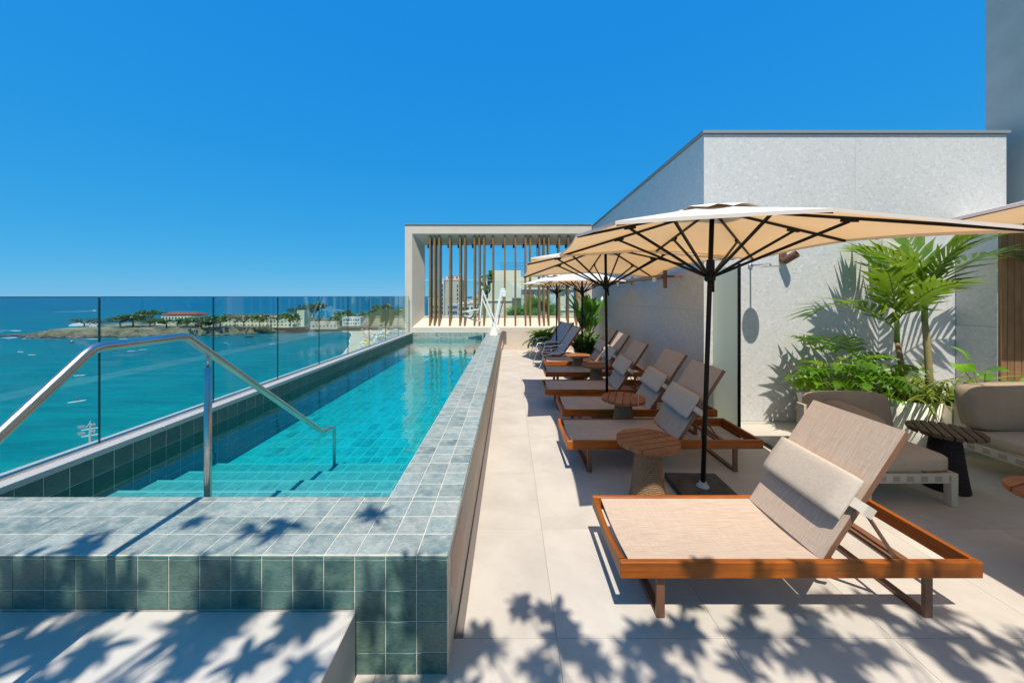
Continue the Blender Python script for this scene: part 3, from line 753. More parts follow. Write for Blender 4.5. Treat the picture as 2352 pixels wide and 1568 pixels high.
for i, (px, pyb, Y, wpx, hpx, kd) in enumerate([(193, 751, 425, 40, 20, 'b'), (275, 754, 418, 50, 26, 'a'), (306, 752, 425, 52, 30, 'a'), (347, 742, 470, 50, 30, 'a'), (345, 752, 424, 40, 20, 'a'),
        (228, 752, 430, 34, 16, 'b'), (382, 754, 420, 44, 22, 'a'), (408, 753, 430, 40, 20, 'b'), (430, 755, 424, 44, 24, 'c'), (462, 754, 424, 50, 24, 'b'), (505, 753, 424, 46, 28, 'c'), (540, 753, 428, 34, 30, 'b'),
        (560, 753, 428, 34, 28, 'b'), (596, 752, 428, 34, 28, 'c'), (622, 752, 428, 34, 28, 'b'), (666, 752, 430, 36, 32, 'c'), (480, 754, 422, 30, 16, 'a'), (690, 736, 520, 42, 30, 'b'), (720, 735, 520, 44, 38, 'a')]):
    p = P(px, pyb, Y); t = thing('shore_tree', lab[kd], 'tree', p, (0, 0, i * 1.3), 'trees on the headland')
    cm, tm = tms[kd][i % len(tms[kd])]
    c = put('crown', cm, t); k_ = put('trunk', tm, t)
    sx = wpx * Y / 820 / 16; t.scale = (sx, sx, hpx * Y / 820 / 11)
    t['label'] = lab[kd] + ' ' + (where[0] if px < 367 else where[1] if px < 500 else where[2])
# buildings helper: body, parapet, windows each an object
winmeshes = {}
def window_mesh(w_, h_, pane='pane', frame='white_wall'):
    k = (round(w_, 2), round(h_, 2), pane, frame)
    if k not in winmeshes:
        d = min(w_, h_) * .1
        mb = MB(); mb.box(-w_ / 2, w_ / 2, -d * .6, 0, -h_ / 2, h_ / 2, 0)
        mb.box(-w_ / 2 + d, -d * .2, -d * .9, -d * .61, -h_ / 2 + d, h_ / 2 - d, 1); mb.box(d * .2, w_ / 2 - d, -d * .9, -d * .61, -h_ / 2 + d, h_ / 2 - d, 1)
        winmeshes[k] = mb.mesh('window', [M[frame], M[pane]])
    return winmeshes[k]
def block(name, label, x0, x1, y0, y1, z0, z1, mat, rows=0, cols_=0, win=(1.2, 1.3), pad=(1.5, 1.5), side=0, cat='building', roof=None, pane='pane', frame='white_wall', group=None, zwin=None, xo=0.0):
    t = thing(name, label, cat, (x0, y0, z0), group=group)
    W, D_, H = x1 - x0, y1 - y0, z1 - z0
    build(MB().box(0, W, 0, D_, 0, H), 'wall', mat, t)
    build(MB().box(-.15, W + .15, -.15, D_ + .15, H + .002, H + min(.5, H * .06)), 'parapet' if not roof else 'roof', M[roof] if roof else mat, t)
    wm = window_mesh(win[0], win[1], pane, frame)
    zb = zwin[0] if zwin else pad[1]; zt = zwin[1] if zwin else H - pad[1]
    for r_ in range(rows):
        zz = zb + (zt - zb) * (r_ + .5) / rows
        for c_ in range(cols_):
            put('window', wm, t, (xo + pad[0] + (W - 2 * pad[0]) * (c_ + .5) / cols_, -.01, zz))
        for c_ in range(side):
            put('window', wm, t, (-.01, D_ * (c_ + .5) / side, zz), (0, 0, R(-90)))
    return t
# fort buildings
def fblock(name, label, px0, px1, pyt, pyb, Y, dep, mat, **k):
    a = P(px0, pyb, Y); b = P(px1, pyt, Y); return block(name, label, a.x, b.x, Y, Y + dep, a.z, b.z, mat, **k)
ba = fblock('fort_house', 'white fort house with a long red hipped roof', 370, 446, 724.5, 752, 470, 22, M['cream_white'], rows=1, cols_=10, win=(2.6, 3.0), pad=(1, 8), zwin=(10.5, 15.0), roof='red_roof')
a = P(370, 724, 470); W_ = (446 - 370) * 470 / 820; D_ = 22
build(MB().add([(-1, -1, 0), (W_ + 1, -1, 0), (W_ + 1, D_ + 1, 0), (-1, D_ + 1, 0), (5, D_ / 2, 3.4), (W_ - 5, D_ / 2, 3.4)], [(0, 1, 5, 4), (1, 2, 5), (2, 3, 4, 5), (3, 0, 4)]), 'hipped_roof', M['red_roof'], ba, loc=(0, 0, a.z - P(370, 752, 470).z + .9))
fblock('long_barracks', 'long three storey cream building along the headland', 512, 690, 724, 752, 445, 16, M['cream'], rows=3, cols_=20, win=(2.6, 1.7), pad=(2, 1), roof='dark_roof', side=2)
fblock('stair_tower', 'tall cream stair tower at the end of the long building', 682, 699, 714, 750, 440, 10, M['cream'], rows=1, cols_=2, win=(1.6, 2), pad=(1, 4))
fblock('low_house', 'low pale house half hidden under the headland trees', 352, 405, 741, 753.5, 445, 8, M['cream_white'], rows=1, cols_=6, win=(2, 1.6), pad=(1, 1.5))
fblock('guard_house', 'small white guard house behind the sea wall', 205, 222, 746, 755, 418, 6, M['white_wall'], rows=1, cols_=2, win=(1.5, 1.5), pad=(1, 1))
fblock('flat_store', 'low grey flat roofed store beyond the red roof', 452, 515, 731, 742, 500, 12, M['grey_wall'], rows=1, cols_=6, win=(2, 1.6), pad=(2, 2))
fblock('shed', 'pink walled low shed between the headland trees', 446, 490, 743, 752, 436, 6, M['pink_wall'], rows=1, cols_=4, win=(1.6, 1.5), pad=(1, 1))
c0 = P(195, 747, 470)
dm = MB(); dm.lathe([(14, 0), (13, 1.6), (9, 3.2), (4, 4.1), (.5, 4.4)], 20)
tag(build(dm, 'gun_cupola', M['grey_wall'], loc=c0), 'low pale dome on the fort headland', 'dome')
fblock('beach_club', 'white two storey beach club behind the sand', 786, 828, 729, 748, 452, 12, M['white_wall'], rows=2, cols_=7, win=(2.4, 2.2), pad=(1, .8))
fblock('pavilion', 'pale open pavilion beside the small stone pier', 706, 775, 740, 756, 452, 10, M['beige_wall'], rows=1, cols_=8, win=(3, 3), pad=(1, 1.5))
pr = thing('stone_pier', 'small stone pier on two piles by the shore', 'pier')
a = G(688, 760, -43.2); b = G(730, 760, -43.2)
build(MB().box(a.x, b.x, a.y - 6, a.y + 9, -41.2, -40.2), 'pier_deck', M['fortwall'], pr)
for xx in (a.x + 1.5, b.x - 6): build(MB().box(xx, xx + 2, a.y - 5.5, a.y - 3.5, -44, -41.203), 'pile', M['fortwall'], pr)
# wooded slope right of the beach
wdr = random.Random(11); wd = MB()
for k in range(5200):
    px = wdr.uniform(700, 965); base = 745; f = max(0, min(1, (px - 760) / 130)); topy = 728 - 24 * f + 7 * math.sin(px * .07) + 4 * math.sin(px * .21)
    py = topy + (base - topy) * wdr.random() ** 1.5; Y = 470 + (base - py) * 2.4 + wdr.uniform(-5, 5)
    c = P(px, py, Y); s_ = wdr.uniform(.8, 2.2)
    T = Matrix.Translation(c) @ Euler((wdr.uniform(-1, 1), wdr.uniform(-1, 1), wdr.uniform(0, 6.3))).to_matrix().to_4x4()
    wd.add([(-s_, -s_ * .6, 0), (s_ * .4, -s_ * .8, .2), (s_, .3 * s_, 0), (-.1 * s_, s_ * .8, -.2)], [(0, 1, 2, 3)], 0, T)
tag(build(wd, 'woodland', M['tree_a']), kind='stuff', label='dense dark wood covering the slope behind the beach')
hl = []
for i in range(14):
    px = 680 + i * 22; f = max(0, min(1, (px - 760) / 130)); ty = 731 - 24 * f
    hl.append([P(px, 748, 468), P(px, ty + 8, 500), P(px, ty + 3, 540), P(px, 745, 640)])
tag(build(MB().grid(hl), 'hill', simple('hill_ground', (.05, .07, .03), .95)), kind='structure')
# beach parasols and stalls
def parasol_mesh(mat):
    mb = MB(); mb.lathe([(1.35, 1.9), (.75, 2.25), (.04, 2.5)], 10, 0, None, False); mb.lathe([(.03, 0), (.03, 2.5)], 5, 1)
    return mb.mesh('beach_parasol', [M[mat], M['white_metal']])
pcs = {k: parasol_mesh(k) for k in ('white_metal', 'yellow', 'orange', 'blue', 'brickred', 'green')}
cname = {'white_metal': 'white', 'yellow': 'yellow', 'orange': 'orange', 'blue': 'blue', 'brickred': 'dark red', 'green': 'green'}
br = random.Random(5)
for k in range(84):
    px = br.uniform(830, 893); py = br.uniform(758, 803 - (px - 830) * .42)
    q = G(px, py, -42.75); kd = br.choice(['white_metal'] * 5 + ['yellow', 'yellow', 'orange', 'blue', 'brickred', 'brickred', 'green'])
    if 838 < px < 850 and py > 782: kd = 'yellow'
    o = put('beach_parasol', pcs[kd], None, q, (br.uniform(-.1, .1), br.uniform(-.1, .1), 0)); o.scale = (1.1,) * 3
    tag(o, 'open %s parasol standing on the crowded sand' % cname[kd], 'parasol', cname[kd] + ' parasols on the beach')
for k in range(7):
    q = G(868 + k * 9, 757 + (k % 3) * 5, -42.5)
    block('beach_kiosk', 'white kiosk roof on the promenade behind the parasols', q.x, q.x + 5, q.y, q.y + 4, q.z, q.z + 3.2, M['white_wall'], rows=1, cols_=2, win=(1.4, 1.4), pad=(.6, .8), group='kiosks on the promenade')

# ------------------------------------------------------------------ people on boards, boats
def figure():
    bm = bpy.data.meshes.new('person'); 
    J = [(0, 0, .95), (0, 0, 1.15), (0, 0, 1.42), (0, 0, 1.52), (0, 0, 1.66), (0, 0, 1.76), (.19, 0, 1.42), (.27, -.1, 1.15), (.3, -.3, 1.0), (-.19, 0, 1.42), (-.3, -.12, 1.2), (-.1, -.33, 1.25), (.1, 0, .9), (.13, -.03, .5), (.14, 0, .06), (.14, -.14, .03), (-.1, 0, .9), (-.13, -.03, .5), (-.14, 0, .06), (-.14, -.14, .03)]
    E = [(0, 1), (1, 2), (2, 3), (3, 4), (4, 5), (2, 6), (6, 7), (7, 8), (2, 9), (9, 10), (10, 11), (0, 12), (12, 13), (13, 14), (14, 15), (0, 16), (16, 17), (17, 18), (18, 19)]
    rad = [.14, .13, .15, .06, .1, .08, .06, .045, .035, .06, .045, .035, .09, .06, .045, .035, .09, .06, .045, .035]
    bm.from_pydata(J, E, []); o = bpy.data.objects.new('tmp', bm); COL.objects.link(o)
    o.modifiers.new('s', 'SKIN')
    for i, v in enumerate(bm.skin_vertices[0].data): v.radius = (rad[i], rad[i] * .8)
    bm.skin_vertices[0].data[0].use_root = True
    dg = bpy.context.evaluated_depsgraph_get(); me = bpy.data.meshes.new_from_object(o.evaluated_get(dg))
    bpy.data.objects.remove(o); me.materials.clear(); me.materials.append(M['skin']); me.name = 'person'
    return me
fig = figure()
bd = MB(); bd.prism([(-.36, -.9), (-.2, -1.5), (0, -1.75), (.2, -1.5), (.36, -.9), (.38, .3), (.3, 1.2), (.12, 1.6), (-.12, 1.6), (-.3, 1.2), (-.38, .3)], 0, .14)
bdm = bd.mesh('paddleboard', M['white_metal'])
for i, (px, py) in enumerate([(57, 777), (47, 808), (73, 815), (182, 862), (302, 806), (328, 803), (177, 922), (625, 790)]):
    q = G(px, py, -43.15); o = put('paddleboard', bdm, None, q, (0, 0, R(75 + 11 * i))); o.scale = (1.6, 1.6, 1.2)
    tag(o, 'white paddleboard floating on the bay with a rider', 'paddleboard', 'paddleboards on the bay')
    f_ = put('person', fig, None, (q.x, q.y, q.z + .17), (0, 0, R(40 * i)))
    tag(f_, 'swimsuited person standing on a paddleboard far out on the bay', 'person', 'paddlers on the bay')
def boat(name, label, loc, rz, L_, mat, cabin=True):
    t = thing(name, label, 'boat', loc, (0, 0, rz))
    h = MB(); rw = []
    for k in range(9):
        u = k / 8; w_ = L_ * .16 * math.sin(math.pi * min(1, .22 + u * .78)) ** .6 if u < 1 else .02; x = (u - .5) * L_
        rw.append([(x, -w_, .12 * L_ + .05 * L_ * u), (x, -w_ * .7, 0), (x, 0, -.04 * L_), (x, w_ * .7, 0), (x, w_, .12 * L_ + .05 * L_ * u), (x, 0, .10 * L_)])
    h.grid([r_ + [r_[0]] for r_ in rw]); h.add(rw[0], [tuple(range(6))]); build(h, 'hull', M[mat], t)
    if cabin: build(MB().box(-.12 * L_, .12 * L_, -.09 * L_, .09 * L_, .11 * L_, .24 * L_, ch=.03 * L_), 'cabin', M['white_metal'], t)
    else: build(MB().box(-.1 * L_, -.04 * L_, -.1 * L_, .1 * L_, .11 * L_, .135 * L_), 'seat', M['bark'], t)
    return t
boat('motor_boat', 'dark motor boat moored in the middle of the bay', G(164, 786.5, -43.2), R(160), 7, 'hull_dark')
boat('rowing_boat', 'long dark rowing boat near the cream building shore', G(573, 775, -43.2), R(10), 8, 'hull_dark', False)
boat('speed_boat', 'white speedboat trailing a long wake offshore', G(216, 714, -43.2), R(0), 12, 'white_metal')
wk = []
for k in range(20):
    u = k / 19; q = G(214 - 95 * u, 714.2 + 2.6 * u, -43.1); wd_ = 7 * (1 - u) + 1.2 + (2 if k % 3 else 0)
    wk.append([q + Vector((0, -wd_ * 2.0, 0)), q + Vector((0, wd_ * 2.0, 0))])
tag(build(MB().grid(wk), 'boat_wake', M['foam']), kind='stuff', label='long white wake behind the speedboat')
# floodlight mast by the beach
fl = thing('floodlight_mast', 'tall galvanised floodlight mast rising beyond the glass', 'light mast', G(207.3, 1300, -42.75) * 0 + Vector((-70.4, 60, -42.7)))
mzt = 1.8 - (966 - 680) * 60 / 820 + 42.7
build(MB().tube([(0, 0, 0), (0, 0, mzt - 2), (0, 0, mzt)], [.35, .2, .08], 10), 'mast', M['grey_wall'], fl)
s1 = 60 / 820
for zz in (mzt - 18 * s1 * 1.0, mzt - 33 * s1):
    build(MB().bar((-20 * s1, 0, zz - .25), (18 * s1, 0, zz + .2), .14), 'cross_arm', M['white_metal'], fl)
    for k, xx in enumerate((-23, -18, -12, 6, 12)):
        lm = MB(); T = Matrix.Translation((xx * s1, -.2, zz + .55 + xx * .012)) @ Euler((R(15), R(-22 if xx < 0 else 24), 0)).to_matrix().to_4x4()
        lm.box(-.17, .17, -.05, .05, -.26, .26, 0, T, .02); lm.bar((xx * s1, 0, zz + .05), (xx * s1, -.1, zz + .4), .06)
        build(lm, 'floodlight', M['grey_wall'], fl)
build(MB().bar((-12 * s1, 0, mzt - 18 * s1), (-.1, 0, mzt - 5 * s1), .07), 'stay', M['white_metal'], fl)

# ------------------------------------------------------------------ the city seen through the fins
# big near apartment block
cy = 38.0
def cx(px): return (px - 1170) * cy / 820
def cz(py, Y=cy): return 1.8 - (py - 680) * Y / 820
apt = thing('cream_apartment_block', 'large pale yellow apartment block close behind the fins', 'building', (0, cy, 0))
wl_ = MB()
wl_.prism([(cx(1117), 0), (cx(1196), 0), (cx(1196), 14), (cx(1117), 14)], -20, cz(692))
wl_.prism([(cx(1127), .0), (cx(1196), .0), (cx(1196), 14), (cx(1127), 14)], cz(692) + .003, cz(650))
wl_.prism([(cx(1136), .0), (cx(1196), .0), (cx(1196), 14), (cx(1136), 14)], cz(650) + .003, cz(621))
wl_.add([(cx(1117), -.003, cz(692)), (cx(1127), -.003, cz(692)), (cx(1127), -.003, cz(666))], [(0, 1, 2)])
wl_.box(cx(1196) + .003, cx(1420), -2.5, 14, -20, cz(664))
wl_.box(cx(1196) + .003, cx(1420), 2.5, 14, cz(664) + .003, cz(633))
build(wl_, 'wall', M['cream'], apt)
tr_ = MB(); tr_.box(cx(1117) - .15, cx(1196), -.12, -.002, cz(691), cz(690)); tr_.box(cx(1196), cx(1425), -2.75, -2.503, cz(666), cz(662)); tr_.box(cx(1196), cx(1425), -2.6, -2.503, cz(711), cz(709)); tr_.box(cx(1117), cx(1196), -.1, -.003, cz(724), cz(722))
build(tr_, 'cornice', M['cream_white'], apt)
ys_ = cy - 2.5
for px, pa in ((1216, 'pane_red'), (1268.5, 'pane_light'), (1310, 'pane_light')):
    q = P(px, 687, ys_); put('window', window_mesh(1.15, 1.55, pa), apt, (q.x, -2.505, q.z))
for px in (1120, 1132, 1150, 1166):
    q = P(px, 742, cy); put('window', window_mesh(.55, .5), apt, (q.x, -.005, q.z))
aw = MB()
for k in range(14):
    x_ = cx(1178) + .006 + k * .22; aw.add([(x_, -3.3, cz(722)), (x_ + .21, -3.3, cz(722)), (x_ + .21, -2.51, cz(714)), (x_, -2.51, cz(714))], [(0, 1, 2, 3)], k % 2)
build(aw, 'awning', [M['dark_roof'], M['white_wall']], apt)
tr2 = MB(); tr2.add([(cx(1238), -4.0, cz(744)), (cx(1296), -4.0, cz(744)), (cx(1290), -2.51, cz(733)), (cx(1240), -2.51, cz(733))], [(0, 1, 2, 3)])
for k in range(20): tr2.tube([(cx(1239) + k * .136, -4.0, cz(744) + .04), (cx(1241) + k * .128, -2.53, cz(733) + .04)], .055, 5)
build(tr2, 'tiled_roof', M['terracotta'], apt)
sb = MB(); 
sb.box(cx(1176), cx(1196) - .003, -1.0, -.004, cz(684), cz(656)); build(sb, 'roof_shed', M['cream_white'], apt)
rf = MB(); rf.add([(cx(1200), -2.8, cz(667)), (cx(1300), -2.8, cz(667)), (cx(1300), 2.4, cz(654)), (cx(1216), 2.4, cz(654))], [(0, 1, 2, 3)]); build(rf, 'lean_to_roof', M['dark_roof'], apt)
an = thing('roof_fence', 'thin wire fence with aerials on the apartment roof', 'fence', (0, cy, cz(621) + .01))
for k in range(13): build(MB().bar((cx(1150) + k * .22, 1.5, 0), (cx(1150) + k * .22, 1.5, 1.0), .022), 'post', M['metal_black'], an)
for zz in (.3, .6, .95): build(MB().bar((cx(1150), 1.5, zz), (cx(1150) + 2.64, 1.5, zz), .014), 'wire', M['metal_black'], an)
ae = thing('aerial_mast', 'tall thin aerial mast behind the roof fence', 'aerial', (cx(1238), cy + 3, cz(621)))
build(MB().tube([(0, 0, 0), (0, 0, 4.2)], .03, 5), 'mast', M['metal_black'], ae)
for zz in (2.2, 3.2): build(MB().bar((-.3, 0, zz), (.3, 0, zz), .025), 'rod', M['metal_black'], ae)
block('pink_topped_tower', 'tall beige apartment tower with a pink top storey', *(lambda a, b: (a.x, b.x, 150, 165, -42, b.z))(P(1020, 0, 150), P(1060, 644, 150)), M['beige_wall'], rows=15, cols_=1, win=(.9, 1.4), pad=(.8, 1), zwin=(22, 49), xo=2.0)
block('pink_penthouse', 'pink penthouse block on top of the beige tower', *(lambda a, b: (a.x, b.x, 151, 160, P(0, 644, 150).z + .52, b.z))(P(1023, 0, 150), P(1056, 633, 150)), M['pink_wall'], rows=1, cols_=3, win=(.9, .9), pad=(.5, .4))
block('white_tower_flats', 'white window strip block left of the beige tower', *(lambda a, b: (a.x, b.x, 148, 160, -42, b.z))(P(1012, 0, 148), P(1019.5, 643, 148)), M['white_wall'], rows=17, cols_=1, win=(1.0, 1.6), pad=(.1, 1), zwin=(18, 49))
block('cream_slab_flats', 'cream slab of flats beside the left edge of the opening', *(lambda a, b: (a.x, b.x, 170, 186, -42, b.z))(P(984, 0, 170), P(1011, 686, 170)), M['cream_white'], rows=9, cols_=5, win=(1, 1.2), pad=(.5, 1), zwin=(18, 40))
block('grey_blue_flats', 'grey blue flats with many white windows before the tower', *(lambda a, b: (a.x, b.x, 105, 116, -42, b.z))(P(1027, 0, 105), P(1052, 703, 105)), M['grey_wall'], rows=7, cols_=3, win=(1, 1.1), pad=(.2, .3), zwin=(30, 41.5))
block('white_balcony_flats', 'white flats with balconies right of the grey blue flats', *(lambda a, b: (a.x, b.x, 98, 108, -42, b.z))(P(1052.5, 0, 98), P(1078, 699, 98)), M['white_wall'], rows=7, cols_=4, win=(.9, 1), pad=(.2, .3), zwin=(30, 41.2), frame='grey_wall')
block('pale_narrow_flats', 'narrow pale flats with a plain side wall', *(lambda a, b: (a.x, b.x, 80, 92, -42, b.z))(P(1078, 0, 80), P(1090, 697, 80)), M['cream_white'], rows=3, cols_=1, win=(.6, .9), pad=(.6, 1), zwin=(36, 42))
block('tan_window_flats', 'tan flats with dark square windows beside the palm', *(lambda a, b: (a.x, b.x, 66, 80, -42, b.z))(P(1087, 0, 66), P(1104, 686, 66)), M['beige_wall'], rows=5, cols_=2, win=(.55, .8), pad=(.1, 1), zwin=(34, 43))
block('green_block', 'green painted wall between the tan flats and the yellow block', *(lambda a, b: (a.x, b.x, 50, 60, -42, b.z))(P(1100, 0, 50), P(1118, 690, 50)), M['green_wall'], rows=1, cols_=2, win=(.4, .5), pad=(.2, 20))
block('white_terrace_block', 'white terraced block behind the roof palm', *(lambda a, b: (a.x, b.x, 90, 100, -42, b.z))(P(1100, 0, 90), P(1128, 643, 90)), M['white_wall'], rows=5, cols_=3, win=(.8, 1), pad=(.2, 1), zwin=(38, 48))
ra = random.Random(21)
for k, (px0, px1, py, Y, mt, lb) in enumerate([(1060, 1086, 689, 240, 'white_wall', 'distant white rooftops beyond the balconied flats'), (1064, 1074, 684, 260, 'grey_wall', 'distant grey block with aerials beyond the rooftops'), (990, 1012, 688, 260, 'beige_wall', 'distant beige block behind the cream slab'), (1094, 1100, 680, 200, 'cream_white', 'thin pale distant block left of the roof palm')]):
    block('distant_block', lb, *(lambda a, b: (a.x, b.x, Y, Y + 14, -42, b.z))(P(px0, 0, Y), P(px1, py, Y)), M[mt], rows=3, cols_=4, win=(1, 1.2), pad=(.5, 1), zwin=(30, 42))

# ================================================================== THE TERRACE
# ---- glass balustrade
gb = thing('glass_balustrade', 'frameless clear glass balustrade along the sea side of the pool', 'balustrade', (-3.36, 0, .590))
PW = 1.1265; y0 = 2.925 - 3 * PW
gm = MB().box(-.006, .006, .004, PW - .004, .012, 1.20).mesh('glass_panel', M['glass'])
em = MB().box(-.0065, .0065, -.0035, .0035, .012, 1.198).mesh('joint_strip', M['pipe'])
tm = MB().box(-.0075, .0075, .004, PW - .004, 1.2005, 1.206).mesh('top_edge', simple('glass_edge', (.02, .12, .14), .15))
for k in range(11):
    put('glass_panel', gm, gb, (0, y0 + k * PW, 0)); put('top_edge', tm, gb, (0, y0 + k * PW, 0)); put('joint_strip', em, gb, (0, y0 + k * PW, 0))
put('joint_strip', em, gb, (0, y0 + 11 * PW, 0))
ch_ = MB(); ch_.box(-.030, -.008, y0, 11.99, .0005, .014); ch_.box(.008, .030, y0, 11.99, .0005, .014); build(ch_, 'base_channel', M['steel'], gb)

# ---- pool handrail
hr = thing('pool_handrail', 'bent stainless steel handrail leading down into the pool', 'handrail', (-1.9, 0, 0))
build(MB().tube([(0, .46, .40), (0, .50, .50), (0, 1.595, 1.532), (0, 1.625, 1.557), (0, 1.66, 1.564), (0, 2.07, 1.564), (0, 2.10, 1.558), (0, 2.13, 1.54), (0, 3.60, .44), (0, 3.64, .425), (0, 3.68, .42)], .0235, 16), 'rail', M['steel'], hr, True)
pm = MB(); pm.tube([(0, 2.25, .20), (0, 2.25, 1.352)], .0205, 16); build(pm, 'post', M['steel'], hr, True)
build(MB().tube([(0, 2.25, 1.352), (0, 2.25, 1.432)], .008, 8), 'pin', M['steel'], hr, True)
build(MB().tube([(0, 3.68, .42), (0, 3.80, .40), (0, 3.86, .385), (0, 3.875, .36), (0, 3.875, -.05)], .017, 14), 'support_leg', M['steel'], hr, True)
build(MB().tube([(0, .46, .31), (0, .46, .42)], .0205, 14), 'foot', M['steel'], hr, True)

# ---- sun loungers (foot end at x = 0, head end at x = 2, near side y = 0)
def make_lounger(label):
    t = thing('sun_lounger', label, 'sun lounger', group='sun loungers in a row along the pool')
    L_, W_, zt, zb = 2.0, .67, .335, .245
    for y in (0, W_ - .032):
        mb = MB().box(0, L_, y, y + .032, zb, zt, ch=.004)
        sr = build(mb, 'side_rail', M['teak'], t)
        pg = MB()
        for dz in (-.012, .012):
            pg.lathe([(.006, 0), (.006, .0015)], 10, 0, Matrix.Translation((1.2, (0 if y == 0 else W_), (zb + zt) / 2 + dz)) @ Euler((R(90 if y == 0 else -90), 0, 0)).to_matrix().to_4x4())
        build(pg, 'plug', M['rope'], sr)
    rows_ = []                                    # dished foot rail
    n = 12
    e = MB()
    for k in range(n + 1):
        y = .032 + (W_ - .064) * k / n; d = .035 * math.sin(math.pi * k / n)
        rows_.append([(0.002, y, zb), (.030, y, zb), (.030, y, zt - d), (0.002, y, zt - d), (0.002, y, zb)])
    e.grid(rows_); build(e, 'foot_rail', M['teak_y'], t)
    hb_ = MB().box(L_ - .034, L_ - .002, .032, W_ - .032, zb, zt - .001, ch=.003); build(hb_, 'head_rail', M['teak_y'], t)
    # sling seat
    x0, x1 = .055, 1.13; rows_ = []
    for i in range(11):
        x = x0 + (x1 - x0) * i / 10
        rows_.append([(x, .034 + (W_ - .068) * k / 10, .327 - .022 * math.sin(math.pi * k / 10)) for k in range(11)])
    s_ = MB().grid(rows_); s_.grid([[Vector(p) - Vector((0, 0, .006)) for p in r_][::-1] for r_ in rows_])
    s_.grid([[rows_[0][k], Vector(rows_[0][k]) - Vector((-.004, 0, .02))] for k in range(11)])
    build(s_, 'sling_seat', M['sling'], t, True)
    for x in (.075, .42, .78, 1.11): build(MB().box(x - .012, x + .012, .033, W_ - .033, .262, .278), 'cross_bar', M['metal_brown'], t)
    # backrest
    A = R(57); T = Matrix.Translation((1.135, 0, .315)) @ Euler((0, -A, 0)).to_matrix().to_4x4()
    BL = .87
    bf = MB()
    for y in (.034, W_ - .034 - .026): bf.box(0, BL, y, y + .026, -.036, -.001, 0, None, .003)
    bf.box(BL - .026, BL, .0605, W_ - .0605, -.036, -.001, 0, None, .003)
    put('backrest_frame', bf.mesh('backrest_frame', M['metal_brown']), t, mat4=T)
    rows_ = []
    for i in range(9):
        x = .006 + (BL - .008) * i / 8
        rows_.append([(x, .033 + (W_ - .066) * k / 8, .0045 - .006 * math.sin(math.pi * k / 8) * math.sin(math.pi * i / 8)) for k in range(9)])
    bs = MB().grid(rows_); bs.grid([[Vector(p) - Vector((0, 0, .0045)) for p in r_][::-1] for r_ in rows_])
    put('backrest', bs.mesh('backrest', M['sling'], True), t, mat4=T)
    # head pillow, strapped on
    pw, ph, pt = W_ - .06, .265, .082; rows_ = []
    nn = 28
    for i in range(15):
        u = -1 + 2 * i / 14; e_ = (1 - abs(u) ** 14) ** .5 if abs(u) < 1 else .02
        rg = []
        for j in range(nn):
            th = 2 * math.pi * j / nn; c, s__ = math.cos(th), math.sin(th)
            sx = math.copysign(abs(c) ** .42, c) * ph / 2; sz = math.copysign(abs(s__) ** .5, s__) * pt / 2
            kk = max(.7, e_); rg.append((sx * (kk * .12 + .88), u * pw / 2, sz * max(.12, e_)))
        rows_.append(rg + [rg[0]])
    pb = MB().grid(rows_); pb.add(rows_[0][:-1], [tuple(range(nn))]); pb.add(rows_[-1][:-1], [tuple(range(nn))[::-1]])
    TP_ = T @ Matrix.Translation((.385, W_ / 2, .049)) @ Euler((0, 0, R(random.uniform(-1.5, 1.5)))).to_matrix().to_4x4()
    pl = put('pillow', pb.mesh('pillow', M['pillow'], True), t, mat4=TP_)
    st = MB()
    for sg in (1, -1):
        yy = sg * pw / 2
        rows_ = [[(-.03, yy * .97, -.005), (.03, yy * .97, -.005)], [(-.027, yy + sg * .03, -.018), (.027, yy + sg * .03, -.022)], [(-.030, yy + sg * .052, -.036), (.028, yy + sg * .052, -.036)], [(-.03, yy + sg * .053, -.09), (.028, yy + sg * .053, -.09)]]
        st.grid(rows_)
    put('strap', st.mesh('strap', M['strap']), pl)
    # props
    ca, sa = math.cos(A), math.sin(A)
    for y in (.068, W_ - .068):
        pA = Vector((1.135 + .40 * ca + .03, y, .315 + .40 * sa - .03)); pB = Vector((1.60, y, .29)); pC = Vector((1.135 + .16 * ca + .03, y + .012, .315 + .16 * sa - .02))
        build(MB().bar(pA, pB, .010, .026, 0, (0, 1, 0)), 'prop', M['metal_brown'], t)
    br_ = MB().bar((1.60, .033, .285), (1.60, W_ - .033, .285), .02); build(br_, 'notch_bar', M['metal_brown'], t)
    for x in (.235, 1.735):
        lg = MB(); 
        lg.box(x - .0235, x + .0235, .03, .052, .001, .2445, 0, None, .003); lg.box(x - .0235, x + .0235, W_ - .052, W_ - .03, .001, .2445, 0, None, .003)
        lg.box(x - .0235, x + .0235, .0525, W_ - .0525, .001, .024, 0, None, .003)
        lg.box(x - .0235, x + .0235, .0525, W_ - .0525, .222, .2445, 0, None, .003)
        build(lg, 'leg', M['metal_brown'], t)
    return t
LP = [(.612, 1.966, 'sunlit sun lounger nearest the camera with leaf shadows on its rail'),
      (.585, 3.615, 'sun lounger beside the first round table with the parasol pole before its back'),
      (.68, 4.61, 'second shaded sun lounger, just behind the second round table'),
      (.56, 5.60, 'third shaded sun lounger, in front of the second parasol pole'),
      (.70, 6.88, 'fourth shaded sun lounger, level with the third round table'),
      (.81, 8.00, 'farthest flat sun lounger, just before the striped chairs')]
lo = None
for x, y, lb in LP:
    if lo is None: lo = make_lounger(lb); lo.location = (x, y, 0); lo.rotation_euler = (0, 0, 0)
    else: again(lo, lb, (x, y, 0), (0, 0, R(random.uniform(-.6, .6))))

